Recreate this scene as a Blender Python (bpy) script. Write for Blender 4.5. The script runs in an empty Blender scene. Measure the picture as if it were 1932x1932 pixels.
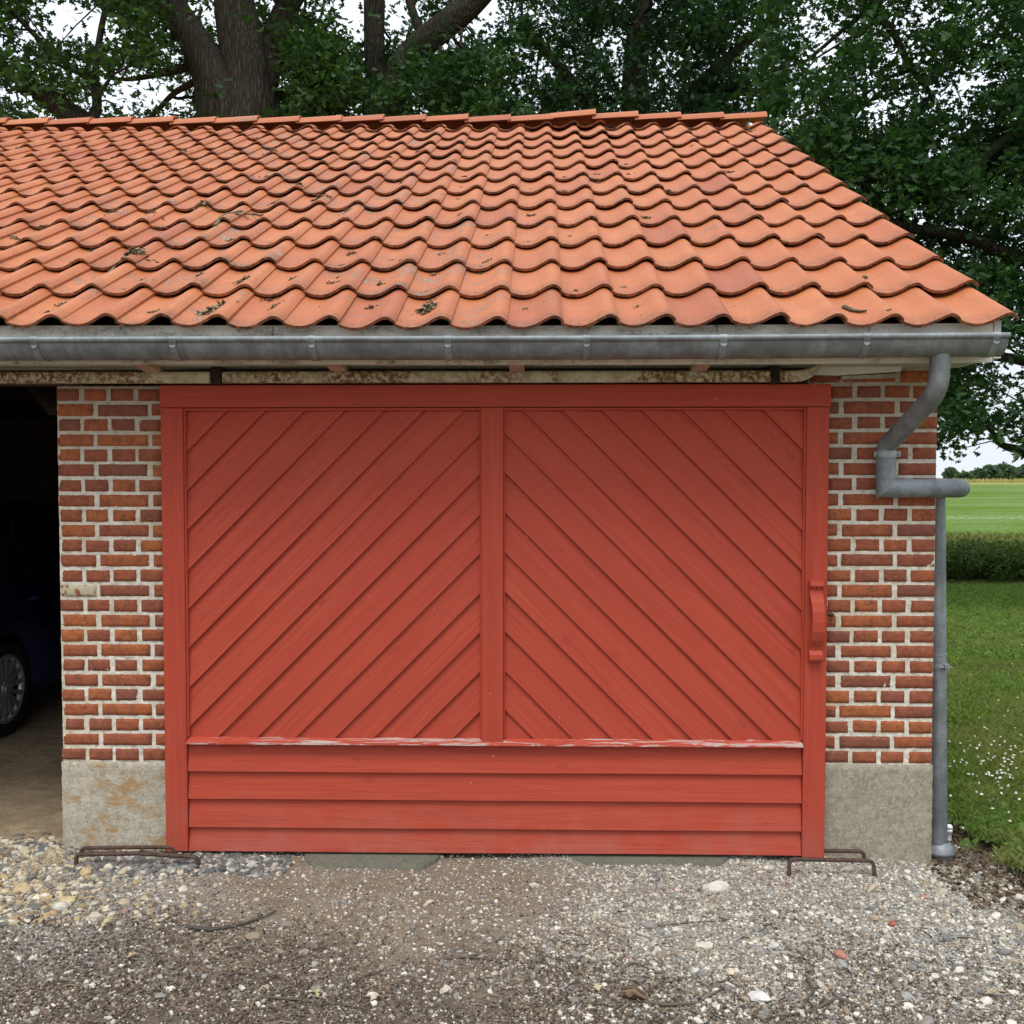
import bpy, math, random
import numpy as np
from mathutils import Euler, Vector, noise as mn
R = math.radians
random.seed(7); rs = np.random.RandomState(11)
scene = bpy.context.scene
C = scene.collection

# ------------------------------------------------------------------ camera
F = 1850.0; W = 1932.0                       # focal length in pixels of a 1932 px wide picture
CAM = Vector((0, -4.31, 1.68)); PITCH = R(-2.1); YAW = R(1.2)
cd = bpy.data.cameras.new('camera'); cam = bpy.data.objects.new('camera', cd); C.objects.link(cam)
cam.location = CAM; cam.rotation_euler = (R(90) + PITCH, 0, YAW)
cd.sensor_width = 36; cd.lens = 36 * F / W; cd.clip_end = 3000; cd.clip_start = 0.05
scene.camera = cam
ROT = Euler((R(90) + PITCH, 0, YAW)).to_matrix()
def ray(px, py): return ROT @ Vector((px - W/2, -(py - W/2), -F))
def at(px, py, Y):
    d = ray(px, py); t = (Y - CAM.y) / d.y; return CAM + d * t
def ground_at(px, py, z=0.0):
    d = ray(px, py); t = (z - CAM.z) / d.z; return CAM + d * t

# ------------------------------------------------------------------ light
SUN_EL, SUN_AZ = 63, 195                     # degrees; azimuth clockwise from +Y
world = bpy.data.worlds.new('World'); scene.world = world; world.use_nodes = True
wn = world.node_tree; wn.nodes.clear()
sky = wn.nodes.new('ShaderNodeTexSky'); sky.sky_type = 'NISHITA'; sky.sun_disc = False
sky.sun_elevation = R(SUN_EL); sky.sun_rotation = R(SUN_AZ); sky.dust_density = 4; sky.air_density = 1.2
tcw = wn.nodes.new('ShaderNodeTexCoord')
nzw = wn.nodes.new('ShaderNodeTexNoise'); nzw.inputs['Scale'].default_value = 2.2; nzw.inputs['Detail'].default_value = 5
wn.links.new(tcw.outputs['Generated'], nzw.inputs['Vector'])
rw = wn.nodes.new('ShaderNodeMapRange'); rw.inputs[1].default_value = .3; rw.inputs[2].default_value = .7
rw.inputs[3].default_value = .80; rw.inputs[4].default_value = .97
wn.links.new(nzw.outputs['Fac'], rw.inputs[0])
mxw = wn.nodes.new('ShaderNodeMix'); mxw.data_type = 'RGBA'
wn.links.new(rw.outputs[0], mxw.inputs[0]); wn.links.new(sky.outputs[0], mxw.inputs[6])
mxw.inputs[7].default_value = (8.4, 9.05, 9.8, 1)
sx = wn.nodes.new('ShaderNodeSeparateXYZ'); wn.links.new(tcw.outputs['Generated'], sx.inputs[0])
rz = wn.nodes.new('ShaderNodeMapRange'); wn.links.new(sx.outputs[2], rz.inputs[0])
rz.inputs[1].default_value = .1; rz.inputs[2].default_value = 1; rz.inputs[3].default_value = .98; rz.inputs[4].default_value = 1.70
mz = wn.nodes.new('ShaderNodeMix'); mz.data_type = 'RGBA'; mz.blend_type = 'MULTIPLY'; mz.inputs[0].default_value = 1
wn.links.new(mxw.outputs[2], mz.inputs[6]); wn.links.new(rz.outputs[0], mz.inputs[7])
bg = wn.nodes.new('ShaderNodeBackground'); bg.inputs[1].default_value = 0.088
wo = wn.nodes.new('ShaderNodeOutputWorld')
wn.links.new(mz.outputs[2], bg.inputs[0]); wn.links.new(bg.outputs[0], wo.inputs[0])
sl = bpy.data.lights.new('sun', 'SUN'); sl.energy = 1.5; sl.angle = R(22); sl.color = (1, .96, .9)
so = bpy.data.objects.new('sun', sl); C.objects.link(so)
_d = Vector((math.sin(R(SUN_AZ))*math.cos(R(SUN_EL)), math.cos(R(SUN_AZ))*math.cos(R(SUN_EL)), math.sin(R(SUN_EL))))
so.rotation_euler = _d.to_track_quat('Z', 'Y').to_euler(); so.location = (0, -6, 12)
scene.view_settings.view_transform = 'Standard'; scene.view_settings.look = 'None'
scene.view_settings.exposure = 0.42; scene.view_settings.gamma = 1
scene.render.engine = 'CYCLES'

# ------------------------------------------------------------------ mesh helpers
class MB:
    """collects vertices, faces and per-vertex colours into ONE mesh object"""
    def __init__(s): s.v = []; s.f = []; s.sm = []; s.c = []
    def add(s, V, Fc, smooth=False, col=(0.5, 0.5, 0.5)):
        o = len(s.v); s.v += [tuple(p) for p in V]; s.c += [col]*len(V)
        for f in Fc: s.f.append([i+o for i in f]); s.sm.append(smooth)
        return s
    def box(s, x0, x1, y0, y1, z0, z1, b=0.0, col=(0.5,)*3):
        if b <= 0:
            V = [(x, y, z) for x in (x0, x1) for y in (y0, y1) for z in (z0, z1)]
            return s.add(V, [(0,1,3,2),(4,6,7,5),(0,4,5,1),(2,3,7,6),(0,2,6,4),(1,5,7,3)], False, col)
        xs, ys, zs = (x0, x1), (y0, y1), (z0, z1); V = []; idx = {}
        for i in (0,1):
            for j in (0,1):
                for k in (0,1):
                    p = (xs[i], ys[j], zs[k]); sg = (b if i==0 else -b, b if j==0 else -b, b if k==0 else -b)
                    for a in range(3):
                        q = [p[n] + (0 if n == a else sg[n]) for n in range(3)]
                        idx[(i,j,k,a)] = len(V); V.append(q)
        Fc = []
        for a in range(3):
            o1, o2 = [n for n in range(3) if n != a]
            for e in (0,1):
                def key(u, w, ax):
                    t = [0,0,0]; t[a] = e; t[o1] = u; t[o2] = w; return idx[(t[0],t[1],t[2],ax)]
                q = [key(0,0,a), key(1,0,a), key(1,1,a), key(0,1,a)]
                # outward orientation
                if (e == 1) == (a == 1): q.reverse()
                Fc.append(q)
        for a in range(3):      # edge bevels along axis a
            o1, o2 = [n for n in range(3) if n != a]
            for u in (0,1):
                for w in (0,1):
                    def kk(e, ax):
                        t = [0,0,0]; t[a] = e; t[o1] = u; t[o2] = w; return idx[(t[0],t[1],t[2],ax)]
                    Fc.append([kk(0,o1), kk(0,o2), kk(1,o2), kk(1,o1)])
        for i in (0,1):
            for j in (0,1):
                for k in (0,1): Fc.append([idx[(i,j,k,0)], idx[(i,j,k,1)], idx[(i,j,k,2)]])
        return s.add(V, Fc, False, col)
    def tube(s, pts, rad, n=12, smooth=True, cap=True, col=(0.5,)*3, flat=1.0, wob=0.0, seed=0):
        pts = [Vector(p) for p in pts]
        if not hasattr(rad, '__len__'): rad = [rad]*len(pts)
        V = []; up = None
        for i, p in enumerate(pts):
            t = (pts[min(i+1, len(pts)-1)] - pts[max(i-1, 0)]).normalized()
            if up is None:
                up = Vector((0,0,1)) if abs(t.z) < .9 else Vector((0,1,0))
            u = (up - t*up.dot(t)).normalized(); up = u; w = t.cross(u)
            for k in range(n):
                a = 2*math.pi*k/n; r = rad[i]
                if wob: r *= 1 + wob*mn.noise(Vector((p.x*1.3+math.cos(a)*1.5+seed, p.y*1.3+math.sin(a)*1.5, p.z*1.1)))
                V.append(p + (u*math.cos(a)*flat + w*math.sin(a))*r)
        Fc = [(i*n+k, i*n+(k+1) % n, (i+1)*n+(k+1) % n, (i+1)*n+k) for i in range(len(pts)-1) for k in range(n)]
        s.add(V, Fc, smooth, col)
        if cap:
            s.add(V[:n], [list(range(n))[::-1]], False, col); s.add(V[-n:], [list(range(n))], False, col)
        return s
    def prism(s, poly, axis, a0, a1, smooth=False, col=(0.5,)*3):
        """poly: 2D points; extruded along axis (0,1,2)"""
        def P(p, a):
            return {0: (a, p[0], p[1]), 1: (p[0], a, p[1]), 2: (p[0], p[1], a)}[axis]
        n = len(poly); V = [P(p, a0) for p in poly] + [P(p, a1) for p in poly]
        s.add(V, [(i, (i+1) % n, n+(i+1) % n, n+i) for i in range(n)], smooth, col)
        s.add([P(p, a0) for p in poly], [list(range(n))[::-1]], False, col)
        s.add([P(p, a1) for p in poly], [list(range(n))], False, col)
        return s
    def build(s, name, mat, parent=None, fix=True):
        me = bpy.data.meshes.new(name); me.from_pydata(s.v, [], s.f)
        me.polygons.foreach_set('use_smooth', s.sm)
        ca = me.attributes.new('tint', 'FLOAT_COLOR', 'POINT')
        a = np.ones((len(s.v), 4), np.float32)
        if s.v: a[:, :3] = np.array(s.c, np.float32)
        ca.data.foreach_set('color', a.ravel())
        if fix:
            import bmesh
            bm = bmesh.new(); bm.from_mesh(me); bmesh.ops.recalc_face_normals(bm, faces=bm.faces); bm.to_mesh(me); bm.free()
        me.materials.append(mat); o = bpy.data.objects.new(name, me); C.objects.link(o)
        if parent: o.parent = parent
        return o

def np_mesh(name, V, nper, mat, parent=None, tint=None, smooth=False, faces=None):
    """V (N,3); faces: (M,nper) index array, default consecutive"""
    N = len(V); 
    if faces is None: faces = np.arange(N).reshape(-1, nper)
    M = len(faces)
    me = bpy.data.meshes.new(name)
    me.vertices.add(N); me.vertices.foreach_set('co', np.ascontiguousarray(V, np.float32).ravel())
    me.loops.add(M*nper); me.loops.foreach_set('vertex_index', np.ascontiguousarray(faces, np.int32).ravel())
    me.polygons.add(M); me.polygons.foreach_set('loop_start', np.arange(0, M*nper, nper, dtype=np.int32))
    me.update(calc_edges=True)
    me.polygons.foreach_set('use_smooth', np.full(M, smooth))
    if tint is not None:
        ca = me.attributes.new('tint', 'FLOAT_COLOR', 'POINT')
        a = np.ones((N, 4), np.float32); a[:, :3] = tint; ca.data.foreach_set('color', a.ravel())
    me.materials.append(mat); o = bpy.data.objects.new(name, me); C.objects.link(o)
    if parent: o.parent = parent
    return o

def tag(o, label=None, cat=None, group=None, kind=None):
    if label: o['label'] = label
    if cat: o['category'] = cat
    if group: o['group'] = group
    if kind: o['kind'] = kind
    return o
def empty(name, loc=(0,0,0)):
    o = bpy.data.objects.new(name, None); C.objects.link(o); o.location = loc; o.empty_display_size = .2; return o

# ------------------------------------------------------------------ material helpers
class Mat:
    def __init__(s, name, rough=.8, metal=0.0, spec=.3):
        s.m = bpy.data.materials.new(name); s.m.use_nodes = True; s.t = s.m.node_tree; s.t.nodes.clear()
        s.b = s.t.nodes.new('ShaderNodeBsdfPrincipled'); s.o = s.t.nodes.new('ShaderNodeOutputMaterial')
        s.t.links.new(s.b.outputs[0], s.o.inputs[0])
        s.b.inputs['Roughness'].default_value = rough; s.b.inputs['Metallic'].default_value = metal
        s.b.inputs['Specular IOR Level'].default_value = spec
        s.tc = s.t.nodes.new('ShaderNodeTexCoord'); s.co = s.tc.outputs['Object']
    def put(s, sock, v):
        if isinstance(v, bpy.types.NodeSocket): s.t.links.new(v, sock)
        elif v is not None:
            if hasattr(v, '__len__') and len(v) == 3 and len(sock.default_value) == 4: v = (*v, 1)
            sock.default_value = v
    def map(s, scale=(1,1,1), rot=(0,0,0), loc=(0,0,0)):
        n = s.t.nodes.new('ShaderNodeMapping'); s.put(n.inputs[0], s.co); n.inputs['Rotation'].default_value = rot
        n2 = s.t.nodes.new('ShaderNodeMapping'); s.put(n2.inputs[0], n.outputs[0])
        n2.inputs['Scale'].default_value = scale; n2.inputs['Location'].default_value = loc; return n2.outputs[0]
    def noise(s, scale, detail=4, rough=.55, vec=None, dist=0):
        n = s.t.nodes.new('ShaderNodeTexNoise'); s.put(n.inputs['Vector'], vec or s.co)
        n.inputs['Scale'].default_value = scale; n.inputs['Detail'].default_value = detail
        n.inputs['Roughness'].default_value = rough; n.inputs['Distortion'].default_value = dist; return n.outputs['Fac']
    def vor(s, scale, vec=None, feat='F1', out='Distance'):
        n = s.t.nodes.new('ShaderNodeTexVoronoi'); n.feature = feat; s.put(n.inputs['Vector'], vec or s.co)
        n.inputs['Scale'].default_value = scale; return n.outputs[out]
    def ramp(s, fac, *stops):
        n = s.t.nodes.new('ShaderNodeValToRGB'); s.put(n.inputs[0], fac); e = n.color_ramp.elements
        while len(e) < len(stops): e.new(.5)
        for i, (p, c) in enumerate(stops):
            e[i].position = p
            if not hasattr(c, '__len__'): c = (c,)*3
            e[i].color = (*c[:3], 1)
        return n.outputs[0]
    def mix(s, fac, a, b, mode='MIX'):
        n = s.t.nodes.new('ShaderNodeMix'); n.data_type = 'RGBA'; n.blend_type = mode
        s.put(n.inputs[0], fac); s.put(n.inputs[6], a); s.put(n.inputs[7], b); return n.outputs[2]
    def math(s, op, a, b=None, clamp=False):
        n = s.t.nodes.new('ShaderNodeMath'); n.operation = op; n.use_clamp = clamp
        s.put(n.inputs[0], a)
        if b is not None: s.put(n.inputs[1], b)
        return n.outputs[0]
    def rng(s, v, a, b, c=0.0, d=1.0):
        n = s.t.nodes.new('ShaderNodeMapRange'); s.put(n.inputs[0], v)
        for i, q in enumerate((a, b, c, d)): n.inputs[i+1].default_value = q
        return n.outputs[0]
    def xyz(s, vec=None):
        n = s.t.nodes.new('ShaderNodeSeparateXYZ'); s.put(n.inputs[0], vec or s.co); return n.outputs
    def attr(s, name='tint'):
        n = s.t.nodes.new('ShaderNodeAttribute'); n.attribute_name = name; return n.outputs['Color']
    def sep(s, c):
        n = s.t.nodes.new('ShaderNodeSeparateColor'); s.put(n.inputs[0], c); return n.outputs
    def bump(s, h, dist=.002, strength=1.0, chain=None):
        n = s.t.nodes.new('ShaderNodeBump'); s.put(n.inputs['Height'], h); n.inputs['Distance'].default_value = dist
        n.inputs['Strength'].default_value = strength
        if chain: s.put(n.inputs['Normal'], chain)
        return n.outputs[0]
    def done(s, col, bump=None, rough=None):
        s.put(s.b.inputs['Base Color'], col)
        if bump is not None: s.put(s.b.inputs['Normal'], bump)
        if rough is not None: s.put(s.b.inputs['Roughness'], rough)
        return s.m

def m_paint(name, rot=(0,0,0), wear=0.0, grain=True):
    m = Mat(name, .6, 0, .2)
    v = m.map((1.2, 26, 26) if grain else (3,3,3), rot)
    n = m.noise(2.2, 6, .6, v, .6); n2 = m.noise(1.3, 3, .5); n3 = m.noise(140, 2)
    c = m.ramp(n, (.32, (.345,.048,.027)), (.5, (.405,.061,.033)), (.68, (.45,.074,.041)))
    c = m.mix(m.rng(m.sep(m.attr())[0], 0, 1, 0, .45), c, (.345,.051,.029))
    kv = m.rng(m.vor(5.5, m.map((.45, 1, 1), rot)), .095, .05); c = m.mix(m.math('MULTIPLY', kv, .45 if grain else 0.0), c, (.23,.034,.021))
    c = m.mix(m.rng(n2, .35, .7, 0, .45), c, (.41,.058,.034))
    sp = m.rng(m.noise(55, 2, .5), .77, .80); c = m.mix(m.math('MULTIPLY', sp, .6), c, (.6,.4,.35))
    dk = m.rng(m.noise(38, 2, .5, m.map((1,1,1), loc=(5,3,2))), .76, .79); c = m.mix(m.math('MULTIPLY', dk, .7), c, (.12,.02,.015))
    z = m.xyz()[2]
    dust = m.math('MULTIPLY', m.rng(z, .30, .06), m.rng(m.noise(9, 5), .35, .75)); c = m.mix(m.math('MULTIPLY', dust, .38), c, (.34,.17,.13))
    if wear:
        p = m.rng(m.noise(7, 8, .75, m.map((.45, 5, 5)), 1.0), .50, .54); c = m.mix(m.math('MULTIPLY', p, wear), c, (.42,.36,.33))
    b = m.bump(n, .0022, 1); b = m.bump(n3, .0006, .6, b)
    return m.done(c, b, m.rng(n2, .3, .7, .52, .68))
MP_H = m_paint('red_paint_horizontal')
MP_V = m_paint('red_paint_vertical', (0, R(90), 0))
MP_D1 = m_paint('red_paint_rising', (0, R(45), 0))
MP_D2 = m_paint('red_paint_falling', (0, R(-45), 0))
MP_S = m_paint('red_paint_peeling', wear=.95)
MP_P = m_paint('red_paint_gloss', grain=False); 

def m_tile():
    m = Mat('clay_tile', .62, 0, .35); a = m.sep(m.attr())
    c = m.ramp(a[0], (0, (.32,.084,.034)), (.3, (.385,.113,.037)), (.65, (.435,.140,.045)), (1, (.47,.163,.056)))
    c = m.mix(m.rng(m.noise(7, 5, .6), .35, .7, 0, .5), c, (.35,.088,.038))
    c = m.mix(m.math('MULTIPLY', m.rng(m.noise(60, 4, .7), .5, .75), .25), c, (.60,.26,.13))
    # grey lichen, streaked across the rolls and in the troughs
    st = m.noise(24, 8, .80, m.map((1.0, .8, 2.6), (0, 0, R(12))), 1.2); reg = m.rng(m.noise(7, 3, .5), .44, .62)
    thr = m.math('SUBTRACT', .612, m.math('MULTIPLY', m.math('MULTIPLY', a[1], reg), .155))
    l = m.math('MULTIPLY', m.math('SUBTRACT', st, thr), 22, True)
    c = m.mix(m.math('MULTIPLY', l, .85), c, m.ramp(m.noise(90, 3), (.4, (.15,.14,.115)), (.6, (.36,.335,.28))))
    sp = m.rng(m.noise(60, 3, .6, m.map((1, 1, 1), loc=(3,7,1))), .645, .69); c = m.mix(m.math('MULTIPLY', sp, .75), c, (.16,.075,.045))
    # moss and dirt on the lower lip, darkened to paint in joint shadows
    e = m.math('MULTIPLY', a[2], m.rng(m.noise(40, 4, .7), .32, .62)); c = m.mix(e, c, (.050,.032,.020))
    b = m.bump(m.noise(160, 3), .0008, .7); b = m.bump(l, .001, .8, b)
    return m.done(c, b, m.rng(l, 0, 1, .58, .9))
M_TILE = m_tile()

def m_brick():
    m = Mat('old_red_brick', .88, 0, .2); a = m.sep(m.attr())
    c = m.ramp(a[0], (0, (.25,.088,.056)), (.25, (.31,.094,.051)), (.5, (.345,.100,.047)), (.8, (.41,.120,.046)), (1, (.45,.145,.047)))
    c = m.mix(m.rng(m.noise(26, 8, .8), .44, .62, 0, .75), c, (.15,.058,.038))
    c = m.mix(m.math('MULTIPLY', m.rng(m.noise(70, 4, .7), .58, .72), .6), c, (.46,.20,.12))
    cr = m.rng(m.noise(34, 7, .8, m.map((1,1,2.4)), 2.2), .57, .62); c = m.mix(m.math('MULTIPLY', cr, .8), c, (.07,.035,.025))
    c = m.mix(m.math('MULTIPLY', m.rng(m.noise(90, 3, .6), .67, .74), .45), c, (.55,.50,.42))
    c = m.mix(m.math('MULTIPLY', m.rng(a[1], .5, .6), m.rng(m.noise(30, 4), .40, .52)), c, (.50,.45,.30))
    h = m.noise(55, 7, .72); b = m.bump(h, .006, 1); b = m.bump(cr, .004, -1, b)
    return m.done(c, b)
M_BRICK = m_brick()
def m_mortar():
    m = Mat('lime_mortar', .95, 0, .1)
    c = m.ramp(m.noise(28, 7, .75), (.34, (.46,.42,.34)), (.48, (.72,.67,.56)), (.62, (.84,.795,.69)))
    c = m.mix(m.rng(m.noise(2.6, 4, .6), .50, .72, 0, .55), c, (.50,.36,.16))
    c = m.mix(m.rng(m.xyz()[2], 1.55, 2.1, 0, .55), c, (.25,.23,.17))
    return m.done(c, m.bump(m.noise(120, 6, .75), .006, 1))
M_MORTAR = m_mortar()
def m_gable():
    m = Mat('brickwork', .9, 0, .2); n = m.t.nodes.new('ShaderNodeTexBrick')
    m.put(n.inputs['Vector'], m.map((1,1,1), (R(90), R(0), R(90)))); n.inputs['Scale'].default_value = 1
    n.inputs['Brick Width'].default_value = .24; n.inputs['Row Height'].default_value = .0667; n.inputs['Mortar Size'].default_value = .006
    for k, c in (('Color1', (.40,.11,.05,1)), ('Color2', (.24,.075,.045,1)), ('Mortar', (.5,.46,.38,1))): n.inputs[k].default_value = c
    return m.done(n.outputs[0], m.bump(m.noise(60, 6, .7), .004, 1))
M_GABLE = m_gable()
def m_conc(name, base, dark, ochre=0.0, lines=False):
    m = Mat(name, .93, 0, .15)
    c = m.ramp(m.noise(38, 8, .85), (.40, dark), (.56, base)); c = m.mix(m.rng(m.noise(4.5, 6, .65), .55, .72, 0, .75), c, dark)
    c = m.mix(m.math('MULTIPLY', m.rng(m.noise(80, 3, .7), .60, .66), .6), c, tuple(min(1, v*1.6) for v in base))
    c = m.mix(m.math('MULTIPLY', m.rng(m.noise(75, 3, .7, m.map((1,1,1), loc=(4,4,4))), .60, .66), .5), c, tuple(v*.5 for v in dark))
    if ochre:
        z = m.noise(5.5, 7, .72, m.map((.8,1,1.6), loc=(1.2,0,.3))); c = m.mix(m.math('MULTIPLY', m.rng(z, .50, .60), ochre), c, (.40,.23,.085))
    h = m.noise(60, 8, .8); b = m.bump(h, .007, 1)
    if lines:
        w = m.t.nodes.new('ShaderNodeTexWave'); w.bands_direction = 'Z'; w.inputs['Scale'].default_value = 2.1; w.inputs['Distortion'].default_value = .25
        m.put(w.inputs['Vector'], m.co); l = m.rng(w.outputs['Fac'], .992, 1.0); c = m.mix(m.math('MULTIPLY', m.math('MULTIPLY', l, m.noise(9, 4)), .45), c, (.6,.58,.52)); 
    return m.done(c, b)
M_CONC_R = m_conc('grey_concrete', (.42,.37,.285), (.26,.23,.175))
M_CONC_L = m_conc('stained_concrete', (.55,.50,.40), (.35,.315,.245), .8, True)
M_PATCH = m_conc('wet_cement', (.17,.162,.125), (.12,.115,.088))
def m_zinc(name, v=(.23,.255,.27), metal=.55, rough=.42):
    m = Mat(name, rough, metal, .5)
    n = m.noise(7, 6, .7); c = m.ramp(n, (.38, tuple(x*.72 for x in v)), (.5, v), (.63, tuple(x*1.4 for x in v)))
    c = m.mix(m.math('MULTIPLY', m.rng(m.noise(5, 6, .7, m.map((6, 1, .7))), .52, .62), .45), c, tuple(x*.6 for x in v))
    c = m.mix(m.math('MULTIPLY', m.rng(m.noise(26, 6, .75, m.map((.35,1,1))), .54, .70), .35), c, tuple(x*1.7 for x in v))
    c = m.mix(m.math('MULTIPLY', m.rng(m.noise(48, 4, .7), .62, .70), .5), c, (.12,.11,.10))
    return m.done(c, m.bump(m.noise(30, 3), .0008, .5), m.rng(n, .3, .7, rough-.06, rough+.2))
M_ZINC = m_zinc('galvanised_steel', (.19,.212,.22), .3, .5); M_ZINC2 = m_zinc('new_zinc_strap', (.26,.285,.30), .4, .5)
def m_white(name='white_board_paint', base=(.78,.77,.70), d0=.46):
    m = Mat(name, .65, 0, .3)
    n = m.noise(6, 8, .75, m.map((1,1,2))); n = m.math('SUBTRACT', n, m.rng(m.xyz()[0], .9, 2.0, 0, .16))
    c = m.mix(m.rng(n, d0, d0+.22, 0, .8), base, (.20,.195,.155))
    sp = m.rng(m.noise(50, 6, .8), .52, .62); z = m.rng(n, .42, .58)
    c = m.mix(m.math('MULTIPLY', m.math('MULTIPLY', sp, z), .85), c, (.05,.05,.038))
    return m.done(c, m.bump(m.noise(60, 4), .001, .6))
M_FASC = m_white(); M_WHITE = m_white('clean_white_paint', (.70,.71,.69), .62)
def m_rail():
    m = Mat('rusty_cream_paint', .6, 0, .3)
    n = m.noise(3.2, 4, .6); f = m.noise(46, 8, .8)
    c = m.ramp(m.noise(12, 5, .7), (.3, (.42,.39,.24)), (.7, (.60,.57,.40)))
    r = m.math('MULTIPLY', m.rng(n, .40, .56), m.rng(f, .44, .53)); c = m.mix(r, c, (.15,.062,.018))
    e = m.rng(m.math('ADD', m.math('MULTIPLY', f, .6), m.math('MULTIPLY', m.noise(8,3), .4)), .56, .62); c = m.mix(m.math('MULTIPLY', e, .9), c, (.09,.042,.018))
    return m.done(c, m.bump(f, .002, 1))
M_RAIL = m_rail()
def simple(name, col, rough=.8, metal=0.0, var=.3, sc=20, bump=.002, spec=.3):
    m = Mat(name, rough, metal, spec); n = m.noise(sc, 6, .65)
    c = m.ramp(n, (.3, tuple(x*(1-var) for x in col)), (.7, tuple(x*(1+var) for x in col)))
    return m.done(c, m.bump(n, bump, 1) if bump else None)
M_RUST = simple('rusty_iron', (.085,.052,.040), .75, .2, .5, 60, .002)
M_DARKIRON = simple('dark_iron', (.03,.022,.018), .8, .2)
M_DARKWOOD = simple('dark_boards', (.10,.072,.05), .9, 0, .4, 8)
M_SOFFIT = simple('soffit_board', (.42,.46,.40), .8, 0, .25, 8)
M_PINK = simple('raw_rafter_wood', (.45,.30,.24), .85, 0, .2, 14)
M_UNDER = simple('roof_underlay', (.03,.022,.018), .95)
M_SOILPIPE = simple('grey_soil_pipe', (.30,.28,.24), .8, 0, .3, 30)
M_WHITEP = simple('white_plastic', (.75,.74,.70), .4, 0, .1)
M_GREY = simple('weathered_bare_wood', (.34,.32,.27), .9, 0, .45, 30, .003)
def tinted(name, rough=.9, sc=120, bump=.001, amp=.35, trans=0.0, spec=.25):
    m = Mat(name, rough, 0, spec); a = m.attr(); n = m.noise(sc, 4, .6)
    k = m.ramp(n, (.3, 1-amp), (.7, 1+amp if amp < .0 else 1.0))
    c = m.mix(1.0, a, k, 'MULTIPLY'); m.done(c, m.bump(n, bump, 1) if bump else None)
    if trans:
        t = m.t.nodes.new('ShaderNodeBsdfTranslucent'); m.put(t.inputs[0], m.mix(1.0, c, (1.3,1.7,.55), 'MULTIPLY'))
        s = m.t.nodes.new('ShaderNodeMixShader'); s.inputs[0].default_value = trans
        m.t.links.new(m.b.outputs[0], s.inputs[1]); m.t.links.new(t.outputs[0], s.inputs[2]); m.t.links.new(s.outputs[0], m.o.inputs[0])
    return m.m
M_STONE = tinted('pebble_stone', .85, 60, .002, .25)
M_LEAF = tinted('oak_leaf', .62, 6, 0, .3, .27, .2)
M_GRASS = tinted('grass_blade', .6, 3, 0, .25, .3, .3)
M_LITTER = tinted('dry_litter', .9, 50, .001, .4)
M_PETAL = tinted('clover_petals', .8, 20, 0, .1)
def m_bark():
    m = Mat('oak_bark', .95, 0, .1); v = m.map((1,1,.13))
    n = m.vor(13, m.mix(.12, v, m.attr()) if False else v); n2 = m.noise(16, 8, .75, v, 1.2)
    vd = m.t.nodes.new('ShaderNodeVectorMath'); vd.operation = 'MULTIPLY_ADD'; vd.inputs[1].default_value = (.05,.05,.05)
    nc = m.t.nodes.new('ShaderNodeTexNoise'); m.put(nc.inputs['Vector'], v); nc.inputs['Scale'].default_value = 9; m.put(vd.inputs[0], nc.outputs['Color']); m.put(vd.inputs[2], v)
    n = m.rng(m.vor(24, vd.outputs[0], 'DISTANCE_TO_EDGE'), .0, .28)
    h = m.math('ADD', m.math('MULTIPLY', n, .35), m.math('MULTIPLY', n2, .85)); c = m.ramp(h, (.2, (.022,.018,.014)), (.5, (.062,.052,.040)), (.85, (.13,.11,.088)))
    c = m.mix(m.rng(m.noise(2.2, 4, .6), .5, .7, 0, .5), c, (.085,.095,.055))
    return m.done(c, m.bump(h, .10, 1))
M_BARK = m_bark()
def m_yard():
    m = Mat('gravel_and_earth', .96, 0, .1); x = m.xyz()
    big = m.noise(.9, 4, .6); mid = m.noise(5, 6, .65); fine = m.noise(70, 6, .75)
    earth = m.ramp(fine, (.3, (.155,.120,.084)), (.7, (.31,.25,.185)))
    grit = m.ramp(m.vor(120, out='Color'), (.1, (.13,.12,.105)), (.5, (.30,.285,.25)), (.95, (.50,.48,.43)))
    hum = m.ramp(fine, (.3, (.075,.058,.043)), (.7, (.19,.155,.12)))
    # pale grit to the right and left, bare brown earth in the middle, dark humus nearest the camera
    gx = m.math('ADD', m.rng(x[0], -.15, .7), m.rng(x[0], -1.1, -1.7))
    g = m.math('ADD', gx, m.rng(mid, .3, .7, -.35, .45), True)
    c = m.mix(g, earth, grit)
    hy = m.math('ADD', x[1], m.rng(m.noise(2.4, 6, .7), .25, .75, -.5, .5))
    hy = m.math('ADD', hy, m.rng(x[0], -1.2, .9, -.10, .30))
    c = m.mix(m.rng(hy, -.70, -1.30), c, hum)
    nr = m.math('ADD', x[0], m.rng(mid, .2, .8, -.25, .25))
    c = m.mix(m.rng(nr, 1.82, 2.0, 0, .95), c, m.ramp(fine, (.3, (.085,.062,.045)), (.7, (.20,.155,.115))))
    st = m.vor(85); b = m.bump(m.math('MULTIPLY', st, -1.0), .006, 1); b = m.bump(fine, .006, 1, b)
    return m.done(c, b)
M_YARD = m_yard()
def m_dirt():
    m = Mat('trodden_earth', .97, 0, .1); c = m.ramp(m.noise(6, 8, .72), (.3, (.21,.155,.095)), (.7, (.42,.315,.20)))
    return m.done(c, m.bump(m.noise(14, 8, .7), .02, 1))
M_DIRT = m_dirt()
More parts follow.
